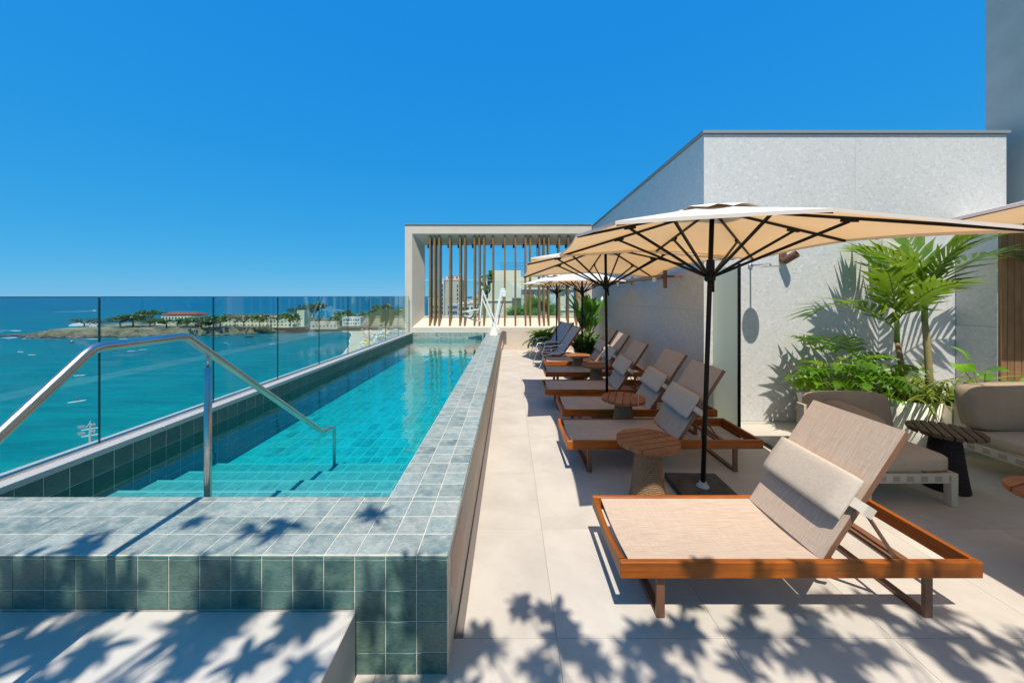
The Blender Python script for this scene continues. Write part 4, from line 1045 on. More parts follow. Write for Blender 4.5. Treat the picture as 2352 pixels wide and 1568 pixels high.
# ---- round slatted side tables
def make_table(label, top='teak_top', rope='rope', rad=.265, h=.54, ns=6, gap=.009):
    t = thing('side_table', label, 'side table', group='round slatted side tables')
    w_ = 2 * rad / ns
    for k in range(ns):
        a, b = -rad + k * w_ + gap / 2, -rad + (k + 1) * w_ - gap / 2
        if k == 0: a += .002
        if k == ns - 1: b -= .002
        n = 9; up = []; dn = []
        for i in range(n + 1):
            x = a + (b - a) * i / n; hh = math.sqrt(max(0, rad * rad - x * x)); up.append((x, hh)); dn.append((x, -hh))
        poly = dn + up[::-1]
        mb = MB().prism(poly, h - .034, h)
        build(mb, 'slat', M[top], t)
    pf_ = []; nr = 30; H0 = h - .036
    for k in range(nr):
        z0 = H0 * k / nr; 
        for j in range(4):
            z = z0 + H0 / nr * j / 4; r_ = .155 - .062 * (z / H0) ** .9
            pf_.append((r_ + .0055 * math.sin(math.pi * j / 4 + .2), z + .001))
    pf_.append((.09, H0))
    build(MB().lathe(pf_, 28), 'rope_base', M[rope], t, True)
    return t
tbl = make_table('round teak table with a sunlit rim in front of the parasol pole')
tbl.location = (1.22, 3.15, 0); tbl.rotation_euler = (0, 0, R(-72))
again(tbl, 'round teak table between the second and third sun loungers', (1.42, 4.45, 0), (0, 0, R(-20)))
again(tbl, 'round teak table with the second parasol pole rising behind it', (1.60, 6.58, 0), (0, 0, R(-75)))
again(tbl, 'round teak table farther back between the two last loungers', (1.47, 7.68, 0), (0, 0, R(-80)))
again(tbl, 'round teak table cut by the right edge of the photo', (3.55, 2.246, 0), (0, 0, R(-72)))
td = make_table('round table with dark slatted top between the two sofas', 'teak_dark', 'rope_dark', .255, .55, 8, .015); td.location = (4.10, 3.36, 0); td.rotation_euler = (0, 0, R(-38))
tb2 = make_table('small dark round table between the striped chairs', 'teak_dark', 'teak_dark', .26, .50, 6); tb2.location = (1.27, 9.80, 0); tb2.rotation_euler = (0, 0, R(-70))

# ---- parasols
def make_umbrella(label, h=1.22, AZ=2.60, octo=False):
    t = thing('parasol', label, 'parasol', group='square cream parasols with black ribs')
    sl = MB().box(-.25, .25, -.26, .24, .001, .055, ch=.006); build(sl, 'base_slab', M['slab'], t)
    build(MB().lathe([(.055, .055), (.055, .062), (.035, .066), (.03, .10)], 16), 'base_collar', M['grey_plastic'], t, True)
    build(MB().tube([(0, 0, .06), (0, 0, AZ - .02)], .0205, 14), 'pole', M['metal_black'], t, True)
    def rim(k):
        a = math.pi / 4 * k; m = 1.0 if octo else max(abs(math.cos(a)), abs(math.sin(a))); d = h / m
        return Vector((d * math.cos(a), d * math.sin(a), AZ - (.285 if octo else .275 if k % 2 == 0 else .365)))
    ap = Vector((0, 0, AZ))
    c = MB()
    for k in range(8):
        p, q = rim(k), rim(k + 1); n = 8; rows_ = []
        for i in range(9):
            r_ = .02 + .98 * i / 8; row = []
            for j in range(n + 1):
                u = j / n; e = p.lerp(q, u); sag = .034 * math.sin(math.pi * u) * r_ * r_
                v = ap.lerp(e, r_ * (1 - sag)); v.z += .006 - .018 * math.sin(math.pi * u) * math.sin(math.pi * r_)
                row.append(v)
            rows_.append(row)
        c.grid(rows_)
    build(c, 'canopy', M['canopy'], t, True)
    # seams and hem
    hm = MB()
    for k in range(8):
        p, q = rim(k), rim(k + 1); rows_ = []
        for j in range(9):
            u = j / 8; e = p.lerp(q, u); v = ap.lerp(e, (1 - .034 * math.sin(math.pi * u))); v.z += .006
            rows_.append([v, v + Vector((0, 0, -.022))])
        hm.grid(rows_)
    build(hm, 'hem', M['canopy'], t)
    v_ = MB(); rows_ = []
    for i in range(5):
        r_ = i / 4; row = []
        for j in range(33):
            a = 2 * math.pi * j / 32; m = max(abs(math.cos(a)), abs(math.sin(a))); d = .31 / m * r_ * (1 + .03 * math.sin(5 * a))
            row.append((d * math.cos(a), d * math.sin(a), AZ + .028 - .078 * r_ + .014 * r_ * math.sin(9 * a) + .012 * r_ * math.sin(4 * a + 1)))
        rows_.append(row)
    v_.grid(rows_); build(v_, 'vent', M['vent'], t, True)
    H_ = AZ - (.60 if not octo else .50); hub = MB(); hub.lathe([(.03, H_ - .07), (.045, H_ - .055), (.05, H_ + .02), (.036, H_ + .03), (.034, H_ + .11), (.028, H_ + .13)], 12); hub.lathe([(.03, AZ - .075), (.055, AZ - .06), (.055, AZ - .02)], 12)
    hub.bar((.03, 0, H_ - .05), (.045, .02, H_ - .16), .02)
    build(hub, 'hub', M['metal_black'], t)
    rm = {}
    for k in range(8):
        e = rim(k); d = (e - ap); a_ = ap + d * .03 + Vector((0, 0, -.022)); b_ = ap + d * .985 + Vector((0, 0, -.014))
        rb = build(MB().bar(a_, b_, .015, .022), 'rib', M['metal_black'], t)
        s_ = .60 if k % 2 == 0 else .52
        m_ = ap + d * s_ + Vector((0, 0, -.04)); dr_ = Vector((d.x, d.y, 0)).normalized()
        stb = MB().bar(dr_ * .045 + Vector((0, 0, H_ - .015)), m_, .014, .022); stb.bar(m_ - dr_ * .05 + Vector((0, 0, .012)), m_ + dr_ * .05 + Vector((0, 0, .0)), .024, .022)
        build(stb, 'strut', M['metal_black'], t)
    return t
um = make_umbrella('nearest parasol, its pole beside the first round table'); um.location = (1.775, 3.28, 0); um.rotation_euler = (R(1.9), R(.9), 0)
again(um, 'second parasol along the row, over the shaded loungers', (1.475, 5.38, -.03), (R(-2.2), 0, 0))
uo = make_umbrella('smaller eight sided parasol showing its white top above the last loungers', 1.07, 2.40, True); uo.location = (1.66, 8.15, 0)
again(uo, 'farthest small parasol, only its hub and left tip seen past the other', (1.28, 9.70, 0), (0, 0, R(4)), (.88, .88, 1.0))
again(um, 'parasol over the sofas at the right edge of the photo', (4.33, 1.74, .03), (0, R(-1), 0), (1.03, 1.03, 1.02))
pb_ = thing('parasol_stand', 'empty dark stone parasol base with a short pin', 'parasol base', (3.36, 4.22, 0))
build(MB().box(-.3, .3, -.25, .25, .001, .055, ch=.006), 'base_slab', M['slab'], pb_)
build(MB().tube([(0, 0, .055), (0, 0, .22)], .018, 12), 'pin', M['steel'], pb_, True)

# ---- grey wall fittings: bar with brackets, frosted screen, shower, wall lights
hb2 = thing('wall_bar', 'long dark brown bar on brackets along the grey wall', 'wall bar')
yA, yB = 5.75, 10.6
build(MB().box(2.44, 2.50, yA, yB, 2.08, 2.15, ch=.004), 'bar', M['metal_brown'], hb2)
for yy in (yA + .02, 7.3, 9.0, yB - .05): build(MB().box(2.503, 2.55, yy, yy + .05, *((1.93, 2.22) if yy < 6 else (2.02, 2.20))).box(2.5505, 2.79, yy + .01, yy + .04, 2.10, 2.14), 'bracket', M['metal_brown'], hb2)
build(MB().box(2.435, 2.505, 7.6, 9.2, 2.075, 2.155), 'heater_cover', M['metal_black'], hb2)
for yy in (5.9, 7.9): build(MB().box(2.40, 2.438, yy, yy + .10, 2.03, 2.11, ch=.006), 'junction_box', M['white_metal'], hb2)
fc = bpy.data.curves.new('lettering', 'FONT'); fc.body = 'UMBROSA'; fc.size = .055; fc.align_x = 'CENTER'; fc.align_y = 'CENTER'; fc.extrude = .001
tmp = bpy.data.objects.new('lettering', fc); COL.objects.link(tmp)
lme = bpy.data.meshes.new_from_object(tmp.evaluated_get(bpy.context.evaluated_depsgraph_get())); bpy.data.objects.remove(tmp)
lme.materials.clear(); lme.materials.append(M['white_metal'])
put('lettering', lme, hb2, (2.433, 8.2, 2.115), (R(90), 0, R(-90)))
fs_ = thing('shower_screen', 'pale green frosted glass shower screen with black edge', 'shower screen', (2.93, 0, 0))
build(MB().box(-.006, .006, 4.57, 5.12, .03, 2.20), 'glass_pane', M['frosted'], fs_)
fr_ = MB(); fr_.box(-.012, .012, 4.535, 4.569, .002, 2.215, 0, None, .002); fr_.box(-.012, .012, 4.57, 5.12, .002, .029); build(fr_, 'edge_frame', M['metal_black'], fs_)
sh = thing('shower', 'chrome rain shower arm with a flat round head on the grey wall', 'shower', (3.46, 5.125, 2.235))
build(MB().lathe([(.035, 0), (.035, .012), (.02, .018)], 18, 0, Euler((R(90), 0, 0)).to_matrix().to_4x4()), 'flange', M['chrome'], sh, True)
build(MB().tube([(0, 0, 0), (0, -.37, 0), (0, -.39, -.008), (0, -.395, -.04)], .012, 12), 'arm', M['chrome'], sh, True)
build(MB().lathe([(.02, .0), (.125, -.006), (.125, -.014), (.118, -.018)], 28, 0, Matrix.Translation((0, -.395, -.035))), 'shower_head', M['chrome'], sh)
def wall_light(label, x, z):
    l_ = thing('wall_spotlight', label, 'wall light', (x, 5.126, z), group='brown cylinder spotlights on the grey wall')
    build(MB().box(-.05, .05, -.02, 0, -.02, .14, 0, None, .003), 'mount_plate', M['metal_brown'], l_)
    T = Matrix.Translation((.03, -.09, .03)) @ Euler((R(-58), R(0), R(20))).to_matrix().to_4x4()
    lb = MB(); lb.lathe([(.048, -.09), (.052, -.085), (.052, .10), (.047, .102), (.044, .07)], 18, 0, Matrix.Translation((.03, -.10, .02)) @ Euler((R(60), 0, R(28))).to_matrix().to_4x4())
    build(lb, 'lamp_body', M['metal_brown'], l_, False); build(MB().bar((0, -.02, .05), (.03, -.10, .04), .014), 'knuckle', M['metal_brown'], l_)
    return l_
wall_light('brown cylinder spotlight above the shower head', 3.92, 2.32)
wall_light('brown cylinder spotlight behind the palm crowns', 5.56, 2.32)
gr = thing('shower_drain', 'narrow slotted drain at the foot of the grey wall', 'drain', (3.3, 5.02, 0))
for k in range(38): build(MB().box(k * .03, k * .03 + .014, 0, .07, .0005, .0035), 'slat', M['grey_plastic'], gr) if k < 2 else None
gmesh_ = gr.children[0].data
for k in range(2, 34): put('slat', gmesh_, gr, (k * .03, 0, 0))

# ---- sofas
def cushion(mb, x0, x1, y0, y1, z0, z1, puff=.02, n=9):
    cx_, cy_, cz_ = (x0 + x1) / 2, (y0 + y1) / 2, (z0 + z1) / 2; hx, hy, hz_ = (x1 - x0) / 2, (y1 - y0) / 2, (z1 - z0) / 2
    vs = {}; V_ = []
    def vid(i, j, k):
        if (i, j, k) not in vs:
            u, v, w_ = -1 + 2 * i / n, -1 + 2 * j / n, -1 + 2 * k / n
            p = Vector((u, v, w_)); l = (abs(u) ** 9 + abs(v) ** 9 + abs(w_) ** 9) ** (1 / 9); p = p / l * 1.0
            bx_ = (1 - u * u) * (1 - v * v); by = (1 - u * u) * (1 - w_ * w_); bz_ = (1 - v * v) * (1 - w_ * w_)
            vs[i, j, k] = len(V_)
            V_.append((cx_ + p.x * hx + math.copysign(puff * bz_, u) * (abs(u) > .99), cy_ + p.y * hy + math.copysign(puff * by, v) * (abs(v) > .99), cz_ + p.z * hz_ + math.copysign(puff * bx_, w_) * (abs(w_) > .99)))
        return vs[i, j, k]
    F_ = []
    for a in range(n):
        for b in range(n):
            F_ += [(vid(a, b, 0), vid(a, b + 1, 0), vid(a + 1, b + 1, 0), vid(a + 1, b, 0)), (vid(a, b, n), vid(a + 1, b, n), vid(a + 1, b + 1, n), vid(a, b + 1, n)),
                   (vid(a, 0, b), vid(a + 1, 0, b), vid(a + 1, 0, b + 1), vid(a, 0, b + 1)), (vid(a, n, b), vid(a, n, b + 1), vid(a + 1, n, b + 1), vid(a + 1, n, b)),
                   (vid(0, a, b), vid(0, a, b + 1), vid(0, a + 1, b + 1), vid(0, a + 1, b)), (vid(n, a, b), vid(n, a + 1, b), vid(n, a + 1, b + 1), vid(n, a, b + 1))]
    return mb.add(V_, F_)
def make_sofa(label, w_, d, arm_side):
    t = thing('sofa_module', label, 'sofa', group='cream framed sofa modules with taupe cushions')
    build(cushion(MB(), .015, w_ - .015, .01, d - .05, .285, .425, .012), 'seat_cushion', M['sofa_seat'], t, True)
    fr = MB(); fr.box(0, w_, 0, .03, .262, .283); fr.box(0, w_, d - .03, d, .262, .283); fr.box(0, .03, .031, d - .031, .262, .283); fr.box(w_ - .03, w_, .031, d - .031, .262, .283)
    fr.box(0, w_, .004, .026, .20, .215); fr.box(.004, .026, .031, d - .031, .20, .215); fr.box(w_ - .026, w_ - .004, .031, d - .031, .20, .215)
    build(fr, 'seat_frame', M['sofa_frame'], t)
    for x in (.0, w_ - .06):
        for y in (-.003, d - .057): build(MB().box(x, x + .06, y, y + .06, .001, .261, ch=.003), 'leg', M['sofa_frame'], t)
    n = int((w_ - .13) / .06)
    for k in range(n): build(MB().box(.066 + k * .06, .066 + k * .06 + .058, .001, .0035, .2155, .2615), 'webbing', M['strap_beige' if k % 2 else 'webbing'], t)
    for x in (.0005, w_ - .003):
        m_ = int((d - .13) / .06)
        for k in range(m_): build(MB().box(x, x + .0025, .066 + k * .06, .066 + k * .06 + .058, .2155, .2615), 'webbing', M['strap_beige' if k % 2 else 'webbing'], t)
    # back frame and arm
    ar = MB(); ax = -.005 if arm_side < 0 else w_ - .045
    ar.box(ax, ax + .05, d - .12, d - .02, .285, .655, 0, None, .003); ar.box(ax, ax + .34, d - .12, d - .02, .656, .685, 0, None, .003)
    build(ar, 'arm_frame', M['sofa_frame'], t)
    bk_ = MB(); bk_.box(0, w_, d - .02, d, .60, .64); bk_.box(w_ / 2 - .02, w_ / 2 + .02, d - .02, d, .283, .60); build(bk_, 'back_frame', M['sofa_frame'], t)
    return t
s1_ = make_sofa('armchair sofa module left of the planters, with two taupe back cushions', .80, .74, -1); s1_.location = (3.035, 3.05, 0)
c_ = cushion(MB(), -.38, .38, -.085, .085, -.20, .20, .018)
cm_ = c_.mesh('back_cushion', M['sofa'], True)
put('back_cushion', cm_, s1_, (.43, .62, .605), (R(-10), 0, R(-2)))
cm2 = cushion(MB(), -.33, .33, -.08, .08, -.18, .18, .018).mesh('back_cushion', M['sofa'], True)
put('back_cushion', cm2, s1_, (.17, .28, .575), (R(-8), 0, R(78)))
s2_ = make_sofa('wide sofa module cut by the right edge with one big cushion', 1.3, 1.15, -1); s2_.location = (4.80, 2.72, 0)
cm3 = cushion(MB(), -.58, .58, -.10, .10, -.23, .23, .022).mesh('back_cushion', M['sofa'], True)
put('back_cushion', cm3, s2_, (.56, 1.02, .645), (R(-10), 0, 0))

# ---- striped folding chairs
def make_chair(label):
    t = thing('lounge_chair', label, 'lounge chair', group='navy and white woven lounge chairs')
    prof = [(0, .375), (.10, .385), (.25, .36), (.42, .325), (.52, .32), (.60, .36), (.72, .52), (.88, .74), (1.02, .93), (1.10, 1.03)]
    W_ = .56; rows_ = []; uv = []; s_ = 0
    pp = []
    for i in range(len(prof) - 1):
        for k in range(3): pp.append((prof[i][0] + (prof[i + 1][0] - prof[i][0]) * k / 3, prof[i][1] + (prof[i + 1][1] - prof[i][1]) * k / 3))
    pp.append(prof[-1])
    for i, (x, z) in enumerate(pp):
        if i: s_ += math.dist(pp[i], pp[i - 1])
        rows_.append([(x, W_ * k / 8, z - .02 * math.sin(math.pi * k / 8)) for k in range(9)]); uv.append([(W_ * k / 8, s_) for k in range(9)])
    mb = MB().grid(rows_); me = mb.mesh('woven_seat', M['stripes'], True)
    ul = me.uv_layers.new(name='UVMap'); fl_ = [q for r_ in uv for q in r_]
    for lp in me.loops: ul.data[lp.index].uv = fl_[lp.vertex_index]
    put('woven_seat', me, t)
    for y in (-.02, W_ + .02):
        rw = [[(x, y - .018, z + .012), (x, y + .018, z + .012), (x + .012, y + .018, z - .03), (x + .012, y - .018, z - .03), (x, y - .018, z + .012)] for x, z in pp]
        q = MB().grid(rw); q.add(rw[0][:4], [(3, 2, 1, 0)]); q.add(rw[-1][:4], [(0, 1, 2, 3)]); build(q, 'side_rail', M['teak'], t)
    for y in (-.05, W_ + .05):
        build(MB().tube([(-.02, y, .001), (.10, y, .33), (.62, y, .40), (.70, y, .36), (.86, y, .001)], .013, 8), 'leg_frame', M['white_metal'], t, True)
        build(MB().tube([(.05, y, .36), (.12, y, .55), (.62, y, .58), (.76, y, .52)], .012, 8), 'arm_rest', M['white_metal'], t, True)
    for x, z in ((.10, .33), (.70, .36)): build(MB().tube([(x, -.05, z), (x, W_ + .05, z)], .010, 8), 'cross_tube', M['white_metal'], t)
    return t
ch1 = make_chair('nearer striped lounge chair, seen along its seat behind the last lounger'); ch1.location = (.74, 8.85, 0); ch1.rotation_euler = (0, 0, R(10))
again(ch1, 'farther striped lounge chair with its blue back by the left fern', (.88, 9.86, 0), (0, 0, R(28)))

# ---- pool lift
pl = thing('pool_lift', 'white pool hoist with a seat on the far end of the pool wall', 'pool lift', (-.49, 11.28, .571))
build(MB().lathe([(.148, 0), (.148, .012), (.07, .24), (.07, .27)], 20), 'base_cone', M['white_metal'], pl)
def LP_(px, py): q = P(px, py, 11.28); return Vector((q.x + .49, 0, q.z - .571))
b_ = LP_(1136.5, 751)
build(MB().bar(LP_(1135, 752), LP_(1153, 662.5), .075, .06, 0, (0, 1, 0), .005), 'mast', M['white_metal'], pl)
build(MB().bar(LP_(1152, 663), LP_(1160.5, 664.5), .06, .05, 0, (0, 1, 0)), 'mast_head', M['white_metal'], pl)
for dy, a, b in ((-.02, (1108.5, 667), (1139, 741)), (.02, (1107, 684), (1136, 751))): build(MB().bar(LP_(*a) + Vector((0, dy, 0)), LP_(*b) + Vector((0, dy, 0)), .04, .035, 0, (0, 1, 0)), 'lift_arm', M['white_metal'], pl)
build(MB().bar(LP_(1134, 747), LP_(1147, 757), .045, .04, 0, (0, 1, 0)), 'lift_arm', M['white_metal'], pl)
build(MB().bar(LP_(1108.5, 666), LP_(1102, 738), .04, .035, 0, (0, 1, 0)), 'hanger', M['white_metal'], pl)
build(MB().bar(LP_(1102, 737), LP_(1081, 733), .035, .03, 0, (0, 1, 0)), 'seat_bar', M['white_metal'], pl)
sc = MB(); rw = []
for px, py in ((1061.5, 727.5), (1066, 726.5), (1072, 727.5), (1080, 730.5), (1085, 728), (1090, 720), (1094, 711), (1098, 706), (1101, 705)):
    q = LP_(px, py); rw.append([q + Vector((0, -.22, .03)), q + Vector((0, -.12, 0)), q + Vector((0, .12, 0)), q + Vector((0, .22, .03))])
sc.grid(rw); sc.grid([[p - Vector((-.012, 0, .025)) for p in r_][::-1] for r_ in rw]); build(sc, 'seat', M['grey_plastic'], pl, True)
for dy in (-.24, .24): build(MB().bar(LP_(1069, 714.5) + Vector((0, dy, 0)), LP_(1103, 709) + Vector((0, dy, 0)), .03, .03, 0, (0, 1, 0)), 'arm_rest', M['white_metal'], pl)
build(MB().tube([LP_(1157, 683), LP_(1150, 712), LP_(1143.5, 746)], .018, 10), 'actuator_rod', M['steel'], pl)
bt = MB(); q = LP_(1158, 674); bt.box(q.x - .06, q.x + .06, -.06, .06, q.z - .11, q.z + .09, 0, None, .012); build(bt, 'battery_box', M['white_metal'], pl)
q = LP_(1157, 682.5); build(MB().box(q.x - .045, q.x + .045, -.045, .045, q.z - .02, q.z + .012), 'red_collar', M['red'], pl)

# ---- plants
def arc(L_, droop, n, e0=0.0):
    pts = [Vector((0, 0, 0))]; tg = []
    for i in range(n):
        a = e0 - droop * ((i + .5) / n) ** 1.3; d = Vector((math.cos(a), 0, math.sin(a))); tg.append(d); pts.append(pts[-1] + d * (L_ / n))
    tg.append(tg[-1]); return pts, tg
def strip_leaf(mb, L_, W_, prof, droop=.6, fold=.15, n=7, mi=0, stem=0.0, wave=0.0):
    pts, tg = arc(L_, droop, n); rows_ = []
    for i, p in enumerate(pts):
        u = i / n; w_ = W_ * prof(u) / 2; up = Vector((-tg[i].z, 0, tg[i].x)); wv = wave * math.sin(9 * u)
        rows_.append([p + Vector((0, -w_, 0)) + up * (fold * w_ + wv * w_), p + Vector((0, -w_ * .5, 0)) + up * fold * w_ * .3, p, p + Vector((0, w_ * .5, 0)) + up * fold * w_ * .3, p + Vector((0, w_, 0)) + up * (fold * w_ - wv * w_)])
    return mb.grid(rows_, mi)
def frond(L_, droop, n, ll, lw, rng, rach=.008, ang=(72, 30), drp=.5, mi=0, rmi=1, vlift=.25, short=.35, dbl=True):
    mb = MB(); pts, tg = arc(L_, droop, n)
    mb.tube(pts, [rach * (1 - .8 * i / n) for i in range(n + 1)], 5, rmi)
    for i in range(2, n + 1):
        u = i / n
        for sg in (1, -1):
            for h_ in ((0, .5) if dbl and n < 16 else (0,)):
                if i == n and h_: continue
                p = pts[i].lerp(pts[min(i + 1, n)], h_); a = R(ang[0] + (ang[1] - ang[0]) * u + rng.uniform(-6, 6)); l = ll * (short + (1 - short) * math.sin(math.pi * min(1, .15 + u * .85)) ** .7) * rng.uniform(.85, 1.1)
                up = Vector((-tg[i].z, 0, tg[i].x)); d = (tg[i] * math.cos(a) + Vector((0, sg, 0)) * math.sin(a) + up * vlift).normalized()
                sd_ = d.cross(up).normalized() * lw / 2; m_ = p + d * l * .5; e = p + d * l + Vector((0, 0, -drp * l * rng.uniform(.4, 1.1))); m_.z -= drp * l * .15
                mb.add([p - sd_ * .4, p + sd_ * .4, m_ + sd_, m_ - sd_, e], [(0, 1, 2, 3), (3, 2, 4)], mi)
    return mb
def place(name, me, parent, loc, az, el, roll=0.0, sc=1.0):
    T = Matrix.Translation(loc) @ Matrix.Rotation(az, 4, 'Z') @ Matrix.Rotation(-el, 4, 'Y') @ Matrix.Rotation(roll, 4, 'X') @ Matrix.Scale(sc, 4)
    return put(name, me, parent, mat4=T)
def planter(name, label, loc, r0, r1, h, mat='planter', group=None, square=False):
    t = thing(name, label, 'planter', loc, group=group)
    if square:
        mb = MB(); a, b = r0, r1
        vs = [(-a, -a, 0), (a, -a, 0), (a, a, 0), (-a, a, 0), (-b, -b, h), (b, -b, h), (b, b, h), (-b, b, h), (-b + .03, -b + .03, h), (b - .03, -b + .03, h), (b - .03, b - .03, h), (-b + .03, b - .03, h), (-b + .03, -b + .03, h - .06), (b - .03, -b + .03, h - .06), (b - .03, b - .03, h - .06), (-b + .03, b - .03, h - .06)]
        fs = [(0, 3, 2, 1)] + [(i + 4 * l, (i + 1) % 4 + 4 * l, (i + 1) % 4 + 4 * l + 4, i + 4 * l + 4) for l in range(3) for i in range(4)]
        mb.add(vs, fs); build(mb, 'pot', M[mat], t)
        build(MB().box(-b + .031, b - .031, -b + .031, b - .031, h - .09, h - .045), 'soil', M['soil'], t)
    else:
        build(MB().lathe([(r0, .001), (r0 * 1.02, .02), (r1, h), (r1 - .025, h), (r1 - .03, h - .06)], 32, 0, None, False), 'pot', M[mat], t, True)
        build(MB().lathe([(r1 - .031, h - .09), (r1 - .032, h - .05)], 24), 'soil', M['soil'], t)
    return t
rp = random.Random(4)
planter('round_planter', 'round cream planter under the left palm', (4.93, 4.42, 0), .21, .29, .545)
planter('square_planter', 'square cream planter under the right palm', (5.34, 4.36, 0), .24, .27, .53, square=True)
planter('low_planter', 'cream planter holding the lobed leaf plant behind the armchair', (4.34, 4.66, 0), .27, .33, .46, square=True)
planter('small_planter', 'small cream planter with big green leaves by the porch', (5.66, 4.30, 0), .17, .2, .46)
def palm(name, label, loc, lean, th, r0, mat, fr_):
    t = thing(name, label, 'palm', loc)
    pts = [(0, 0, -.03), (lean[0] * .2, lean[1] * .2, th * .35), (lean[0] * .6, lean[1] * .6, th * .75), (lean[0], lean[1], th)]
    build(MB().tube(pts, [r0 * 1.45, r0 * 1.05, r0, r0 * .85], 12), 'trunk', mat, t, True)
    top_ = Vector((lean[0], lean[1], th))
    build(MB().tube([top_ - Vector((0, 0, .02)), top_ + Vector((0, 0, .22)), top_ + Vector((0, 0, .42))], [r0 * .95, r0 * .8, r0 * .3], 10), 'crown_shaft', M['stem'], t, True)
    for az, el, L_, dr_, up_ in fr_:
        m_ = frond(L_, dr_, 16, .43 * min(1.1, L_), .056, rp, .010, ang=(60, 22), drp=.55, vlift=.32, dbl=False).mesh('frond', [M['palm'], M['stem']])
        place('frond', m_, t, top_ + Vector((0, 0, up_)), R(az), R(el), rp.uniform(-.3, .3))
    return t
palm('potted_palm', 'left potted palm with a brown stem and arching fronds', (4.98, 4.50, .49), (-.03, .06, 0), .74, .030, M['trunk_brown'],
     [(184, 50, 1.25, 1.5, .10), (262, 52, .95, .9, .25), (205, 74, .9, 1.3, .3), (335, 60, .75, 1.2, .3), (95, 82, 1.0, .6, .3)])
palm('potted_palm', 'right potted palm with a smooth green stem reaching under the parasol', (5.28, 4.48, .47), (.0, .06, 0), 1.03, .034, M['trunk'],
     [(2, 58, 1.55, 1.45, .22), (172, 68, 1.05, 1.3, .3), (265, 70, .9, .8, .35), (85, 82, 1.0, .5, .3), (318, 76, .9, 1.0, .3)])
# lobed philodendron
def lobed(L_, rng):
    mb = MB(); n = 5; pts, tg = arc(L_, .8, n)
    for i in range(n):
        p = pts[i]; q = pts[i + 1]; w_ = L_ * .56 * math.sin(math.pi * min(1, .25 + .72 * (i + .5) / n)) ** .8
        for sg in (1, -1):
            d = (tg[i] * .55 + Vector((0, sg, .12))).normalized(); e = p + d * w_; b1 = p.lerp(q, .05); b2 = p.lerp(q, .95); pr = Vector((0, 0, .02))
            m1 = b1.lerp(e, .6) - tg[i] * .012 * L_ * 2; m2 = b2.lerp(e, .62) + tg[i] * .02 * L_
            mb.add([b1, m1 + pr, e - Vector((0, 0, .25 * w_)), m2 + pr, b2], [(0, 1, 2, 3, 4)] if sg < 0 else [(4, 3, 2, 1, 0)])
    mb.add([pts[-1] + Vector((0, -.02, 0)), pts[-1] + Vector((0, .02, 0)), pts[-1] + tg[-1] * .25 * L_], [(0, 1, 2)])
    return mb.mesh('leaf', M['philo'])
lobs = [lobed(.36, rp) for _ in range(4)]
def stemmed(t, me, base, tip, az, el, roll=0, sc=1.0, r=.005, mat='stem', name='leaf'):
    b = Vector(base); e = Vector(tip); m_ = b.lerp(e, .55) + Vector((0, 0, .12 * (e - b).length))
    st_.tube([b, m_, e], [r * 1.4, r, r * .8], 5)
    place(name, me, t, e, az, el, roll, sc)
t = thing('lobed_plant', 'bushy plant with deeply lobed bright leaves behind the armchair', 'plant', (4.36, 4.62, .42)); st_ = MB()
for k in range(70):
    a = rp.uniform(0, 6.283); rr = .52 * math.sqrt(rp.random()); 
    x = rr * math.cos(a) * 1.0; y = rr * math.sin(a) * .55 - .08; z = .12 + .5 * (1 - (rr / .62) ** 2) * rp.uniform(.35, 1.1) + rp.uniform(-.05, .08)
    stemmed(t, lobs[k % 4], (x * .12, y * .12, -.02), (x, y, z), math.atan2(y - .15, x) + rp.uniform(-.5, .5), rp.uniform(-.3, .7), rp.uniform(-.3, .3), rp.uniform(.55, 1.05), .004)
for az, el, L_ in ((130, 75, 1.0), (60, 70, .9), (100, 82, .9)):
    stemmed(t, lobs[0], (0, 0, 0), (.35 * math.cos(R(az)), .1, .62), R(az), R(50), 0, 1.15, .005)
build(st_, 'stems', M['stem'], t)
# strap-leaved grasses under the palms
def straps(n, L_, W_, mat):
    out = []
    for k in range(n):
        mb = MB(); strip_leaf(mb, L_ * rp.uniform(.7, 1.15), W_, lambda u: (1 - u) ** .55 * min(1, .5 + u * 3), rp.uniform(.8, 2.1), .5, 8); out.append(mb.mesh('leaf', M[mat]))
    return out
sm_ = straps(7, .78, .036, 'grassy')
for label, loc, n, sx in (('striped strap leaved grass spilling over the round planter', (4.93, 4.42, .50), 80, .95), ('yellow green strap leaved grass spilling over the square planter', (5.36, 4.40, .49), 90, 1.0)):
    t = thing('strap_grass', label, 'grass plant', loc)
    for k in range(n):
        a = rp.uniform(0, 6.283); rr = .17 * math.sqrt(rp.random())
        place('leaf', sm_[k % 7], t, (rr * math.cos(a), rr * math.sin(a), -.02), a + rp.uniform(-.5, .5), R(rp.uniform(28, 84)), rp.uniform(-.4, .4), rp.uniform(.7, 1.15) * sx)
# alocasia
def heart(L_):
    mb = MB(); strip_leaf(mb, L_, L_ * .82, lambda u: math.sin(math.pi * min(1, (u * .86 + .14))) ** .6 * (1 - u * .25), 1.0, .28, 9, wave=.12); return mb.mesh('leaf', M['alocasia'])
hm_ = [heart(.34), heart(.30)]
t = thing('elephant_ear', 'bright green elephant ear plant left of the timber porch', 'plant', (5.58, 4.20, .50)); st_ = MB()
for x, y, z, az, el in ((-.28, -.05, .42, 200, 50), (-.12, .05, .55, 120, 68), (-.05, -.12, .30, 260, 20), (.30, -.05, .24, 330, 28), (.02, .0, .40, 290, 40), (-.30, -.1, .18, 190, 10), (.12, .08, .30, 30, 40), (-.16, -.12, .22, 235, 5), (.52, .0, .26, 10, 30)):
    stemmed(t, hm_[rp.randint(0, 1)], (0, 0, 0), (x, y, z), R(az), R(el), rp.uniform(-.3, .3), rp.uniform(.6, .85), .006)
build(st_, 'stems', M['stem'], t)
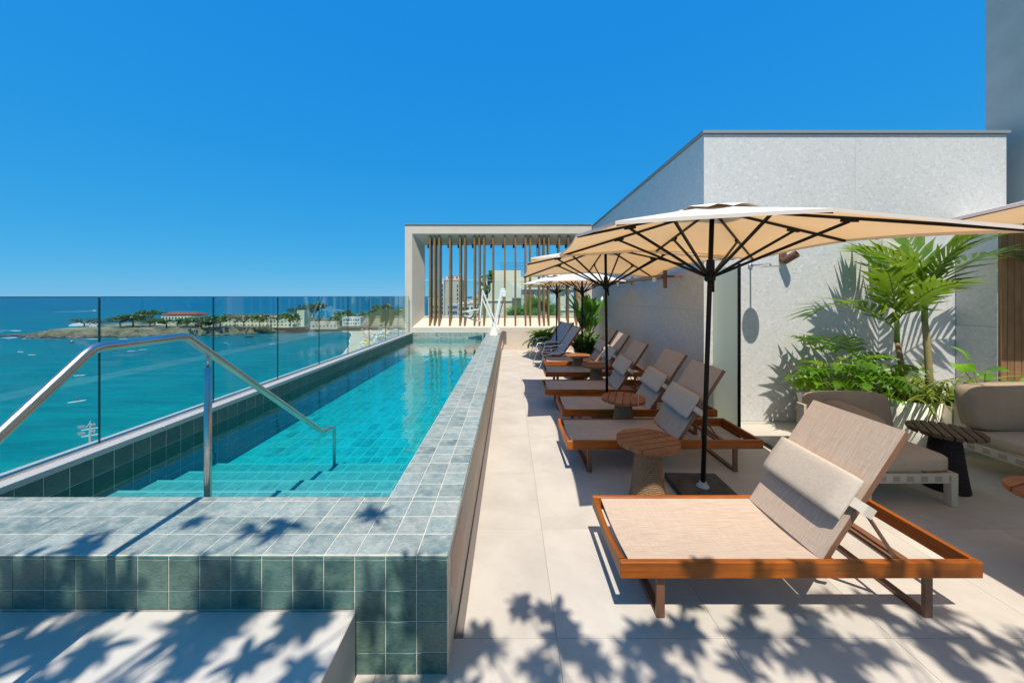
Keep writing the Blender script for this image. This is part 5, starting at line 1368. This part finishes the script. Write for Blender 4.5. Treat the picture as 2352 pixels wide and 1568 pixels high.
# bird of paradise at the far end
def paddle(L_):
    mb = MB(); strip_leaf(mb, L_, L_ * .42, lambda u: math.sin(math.pi * (u * .93 + .05)) ** .55, rp.uniform(.15, .6), .4, 9, wave=.07); return mb.mesh('leaf', M['paddle'])
pm_ = [paddle(.55), paddle(.48), paddle(.6)]
planter('round_planter', 'grey planter of the bird of paradise by the end wall', (2.28, 10.55, 0), .25, .32, .5, 'planter_grey')
t = thing('bird_of_paradise', 'tall bird of paradise plant with big dark paddle leaves', 'plant', (2.28, 10.5, .45)); st_ = MB()
for k in range(46):
    a = rp.uniform(0, 6.283); rr = rp.uniform(.03, .40); z = rp.uniform(.30, .85) if k > 8 else rp.uniform(.85, 1.05); rr *= (.7 + .4 * (z > .5))
    x, y = rr * math.cos(a), rr * math.sin(a) * .8
    stemmed(t, pm_[k % 3], (x * .2, y * .2, 0), (x, y, z), a + rp.uniform(-1.0, 1.0), R(rp.uniform(50, 92)), rp.uniform(-1.2, 1.2), rp.uniform(.75, 1.05), .009)
build(st_, 'stems', M['stem'], t)
ff = [frond(.42, 1.5, 13, .085, .022, rp, .003, (80, 40), .3, short=.5).mesh('frond', [M['fern'], M['stem']]) for _ in range(3)]
fd = [frond(.46, .9, 13, .07, .02, rp, .003, (75, 40), .2, short=.6).mesh('frond', [M['fern_dark'], M['stem']]) for _ in range(3)]
planter('grey_pot', 'pale grey pot of the left fern by the end wall', (1.10, 11.2, 0), .18, .25, .40, 'planter_grey')
t = thing('fern', 'bright green fern in the pale pot left of the striped chairs', 'fern', (1.10, 11.15, .42))
for k in range(130): place('frond', ff[k % 3], t, (rp.uniform(-.28, .34), rp.uniform(-.16, .16), rp.uniform(-.08, .16)), rp.uniform(0, 6.283), R(rp.uniform(0, 75)), rp.uniform(-.4, .4), rp.uniform(.8, 1.25))
t = thing('asparagus_fern', 'dark feathery fern at the foot of the bird of paradise', 'fern', (2.05, 9.75, .22))
for k in range(150): place('frond', fd[k % 3], t, (rp.uniform(-.2, .3), rp.uniform(-.18, .18), rp.uniform(-.1, .2)), rp.uniform(0, 6.283), R(rp.uniform(15, 85)), rp.uniform(-.4, .4), rp.uniform(.8, 1.35))
planter('round_planter', 'low grey planter under the dark feathery fern', (2.08, 9.75, 0), .2, .26, .26, 'planter_grey')
# palms outside: on a far roof and in the courtyard behind the fins
fr5 = [frond(1.5, 1.5, 14, .5, .09, rp, .02, drp=.6).mesh('frond', [M['palm'], M['stem']]) for _ in range(2)]
for lb, c, zz, hh, sc_ in (('small palm standing on the flat roof in front of the white terraces', P(1128, 665, 44), 2.6, -6, 1.15), ('second small roof palm just below the taller one', P(1118, 690, 43), .6, -7, 1.2), ):
    t = thing('roof_palm', lb, 'palm', c)
    build(MB().tube([(0, 0, hh), (.1, 0, 0), (0, 0, 1.4)], [.14, .12, .1], 8), 'trunk', M['bark'], t)
    for k in range(13): place('frond', fr5[k % 2], t, (0, 0, 1.4), k * 2.4, R(rp.uniform(5, 75)), 0, rp.uniform(.7, 1.0) * sc_)
fan = []
for q_ in range(2):
    mb = MB()
    for k in range(17):
        a = R(-105 + 210 * k / 16); d = Vector((math.cos(a), math.sin(a), .12)); s_ = Vector((-math.sin(a), math.cos(a), 0)) * .05; l = 1.15 * rp.uniform(.85, 1.05)
        mb.add([(0, 0, 0), d * l * .5 + s_, d * l * .5 - s_, d * l + Vector((0, 0, -.22 * l))], [(0, 2, 1), (1, 2, 3)])
    mb.tube([(-1.1, 0, -.25), (0, 0, 0)], .02, 5, 1); fan.append(mb.mesh('fan_leaf', [M['palm'], M['stem']]))
for lb, c, n, sc_ in (('fan palm in the courtyard straight behind the fins', P(1232, 742, 22), 26, 1.0), ('smaller fan palm low behind the fins to its left', P(1200, 752, 21), 14, .8)):
    t = thing('fan_palm', lb, 'palm', c)
    build(MB().tube([(0, 0, -8), (0, 0, 0)], .16, 8), 'trunk', M['bark'], t)
    for k in range(n):
        az = k * 2.399; el = R(rp.uniform(5, 85)); d = Vector((math.cos(az) * math.cos(el), math.sin(az) * math.cos(el), math.sin(el)))
        place('fan_leaf', fan[k % 2], t, d * 1.05 * sc_, az, el * .8, rp.uniform(-.5, .5), sc_ * .9)

# ---- the leafy trees behind the camera whose shade falls across the foreground
rt = random.Random(12)
def rosette(seed, n, l0, l1, w_):
    r = random.Random(seed); mb = MB()
    for k in range(n):
        a = 6.283 * k / n + r.uniform(-.25, .25); el = r.uniform(-.35, .45); l = r.uniform(l0, l1)
        m2 = MB(); strip_leaf(m2, l, w_ * r.uniform(.8, 1.2), lambda u: math.sin(math.pi * (u * .9 + .1)) ** .8, .5, .1, 5)
        mb.add([Matrix.Rotation(a, 4, 'Z') @ Matrix.Rotation(-el, 4, 'Y') @ Vector(v) for v in m2.v], m2.f)
    return mb.mesh('leaf_cluster', M['philo'])
rs = [rosette(k, 9, .07, .15, .05) for k in range(3)] + [rosette(9, 12, .09, .17, .03)]
def shade_tree(label, base, spots, trunk_h, name='shade_tree'):
    t = thing(name, label, 'tree', base)
    tp = Vector((0, 0, trunk_h)); br = MB()
    build(MB().tube([(0, 0, 0), (.05, .05, trunk_h * .5), tp], [.09, .07, .05], 10), 'trunk', M['bark'], t, True)
    hubs = []
    for (x, y, z) in spots:
        p = Vector((x, y, z)) - Vector(base); hubs.append(p)
    for i, p in enumerate(hubs):
        if i % 3 == 0:
            m_ = tp.lerp(p, .5) + Vector((0, 0, .25)); br.tube([tp, m_, p], [.02, .010, .004], 5)
        put('leaf_cluster', rs[rt.randint(0, 3)], t, p, (rt.uniform(-.6, .6), rt.uniform(-.6, .6), rt.uniform(0, 6.28))).scale = (rt.uniform(.75, 1.25),) * 3
    build(br, 'branches', M['bark'], t)
    return t
def spots(n, x0, x1, s0, s1, pw=1.0, z0=2.95, z1=3.7):
    o = []
    for _ in range(n):
        z = rt.uniform(z0, z1); s_ = s1 - (s1 - s0) * rt.random() ** pw; o.append((rt.uniform(x0, x1), s_ - z * .4877, z))
    return o
shade_tree('leafy tree behind the camera that shades the concrete step', (-2.3, -2.2, .31), spots(105, -3.3, -.45, 1.0, 1.84, 1, 4.0, 5.4) + spots(30, -3.3, -.25, 1.76, 1.93, 1, 4.0, 5.4) + spots(6, -3.1, -.5, 2.0, 2.30, 1, 4.2, 5.2), 3.2)
shade_tree('second leafy tree behind the camera shading the near deck', (1.2, -2.2, 0), spots(100, -.45, 3.4, .95, 1.76, 1, 4.0, 5.4) + spots(46, -.3, 3.4, 1.72, 1.94, 1, 4.0, 5.4) + spots(4, .02, .28, 2.02, 2.09, 1, 4.0, 4.6) + spots(9, .95, 2.5, 2.0, 2.12, 1, 4.2, 5.2), 3.4)
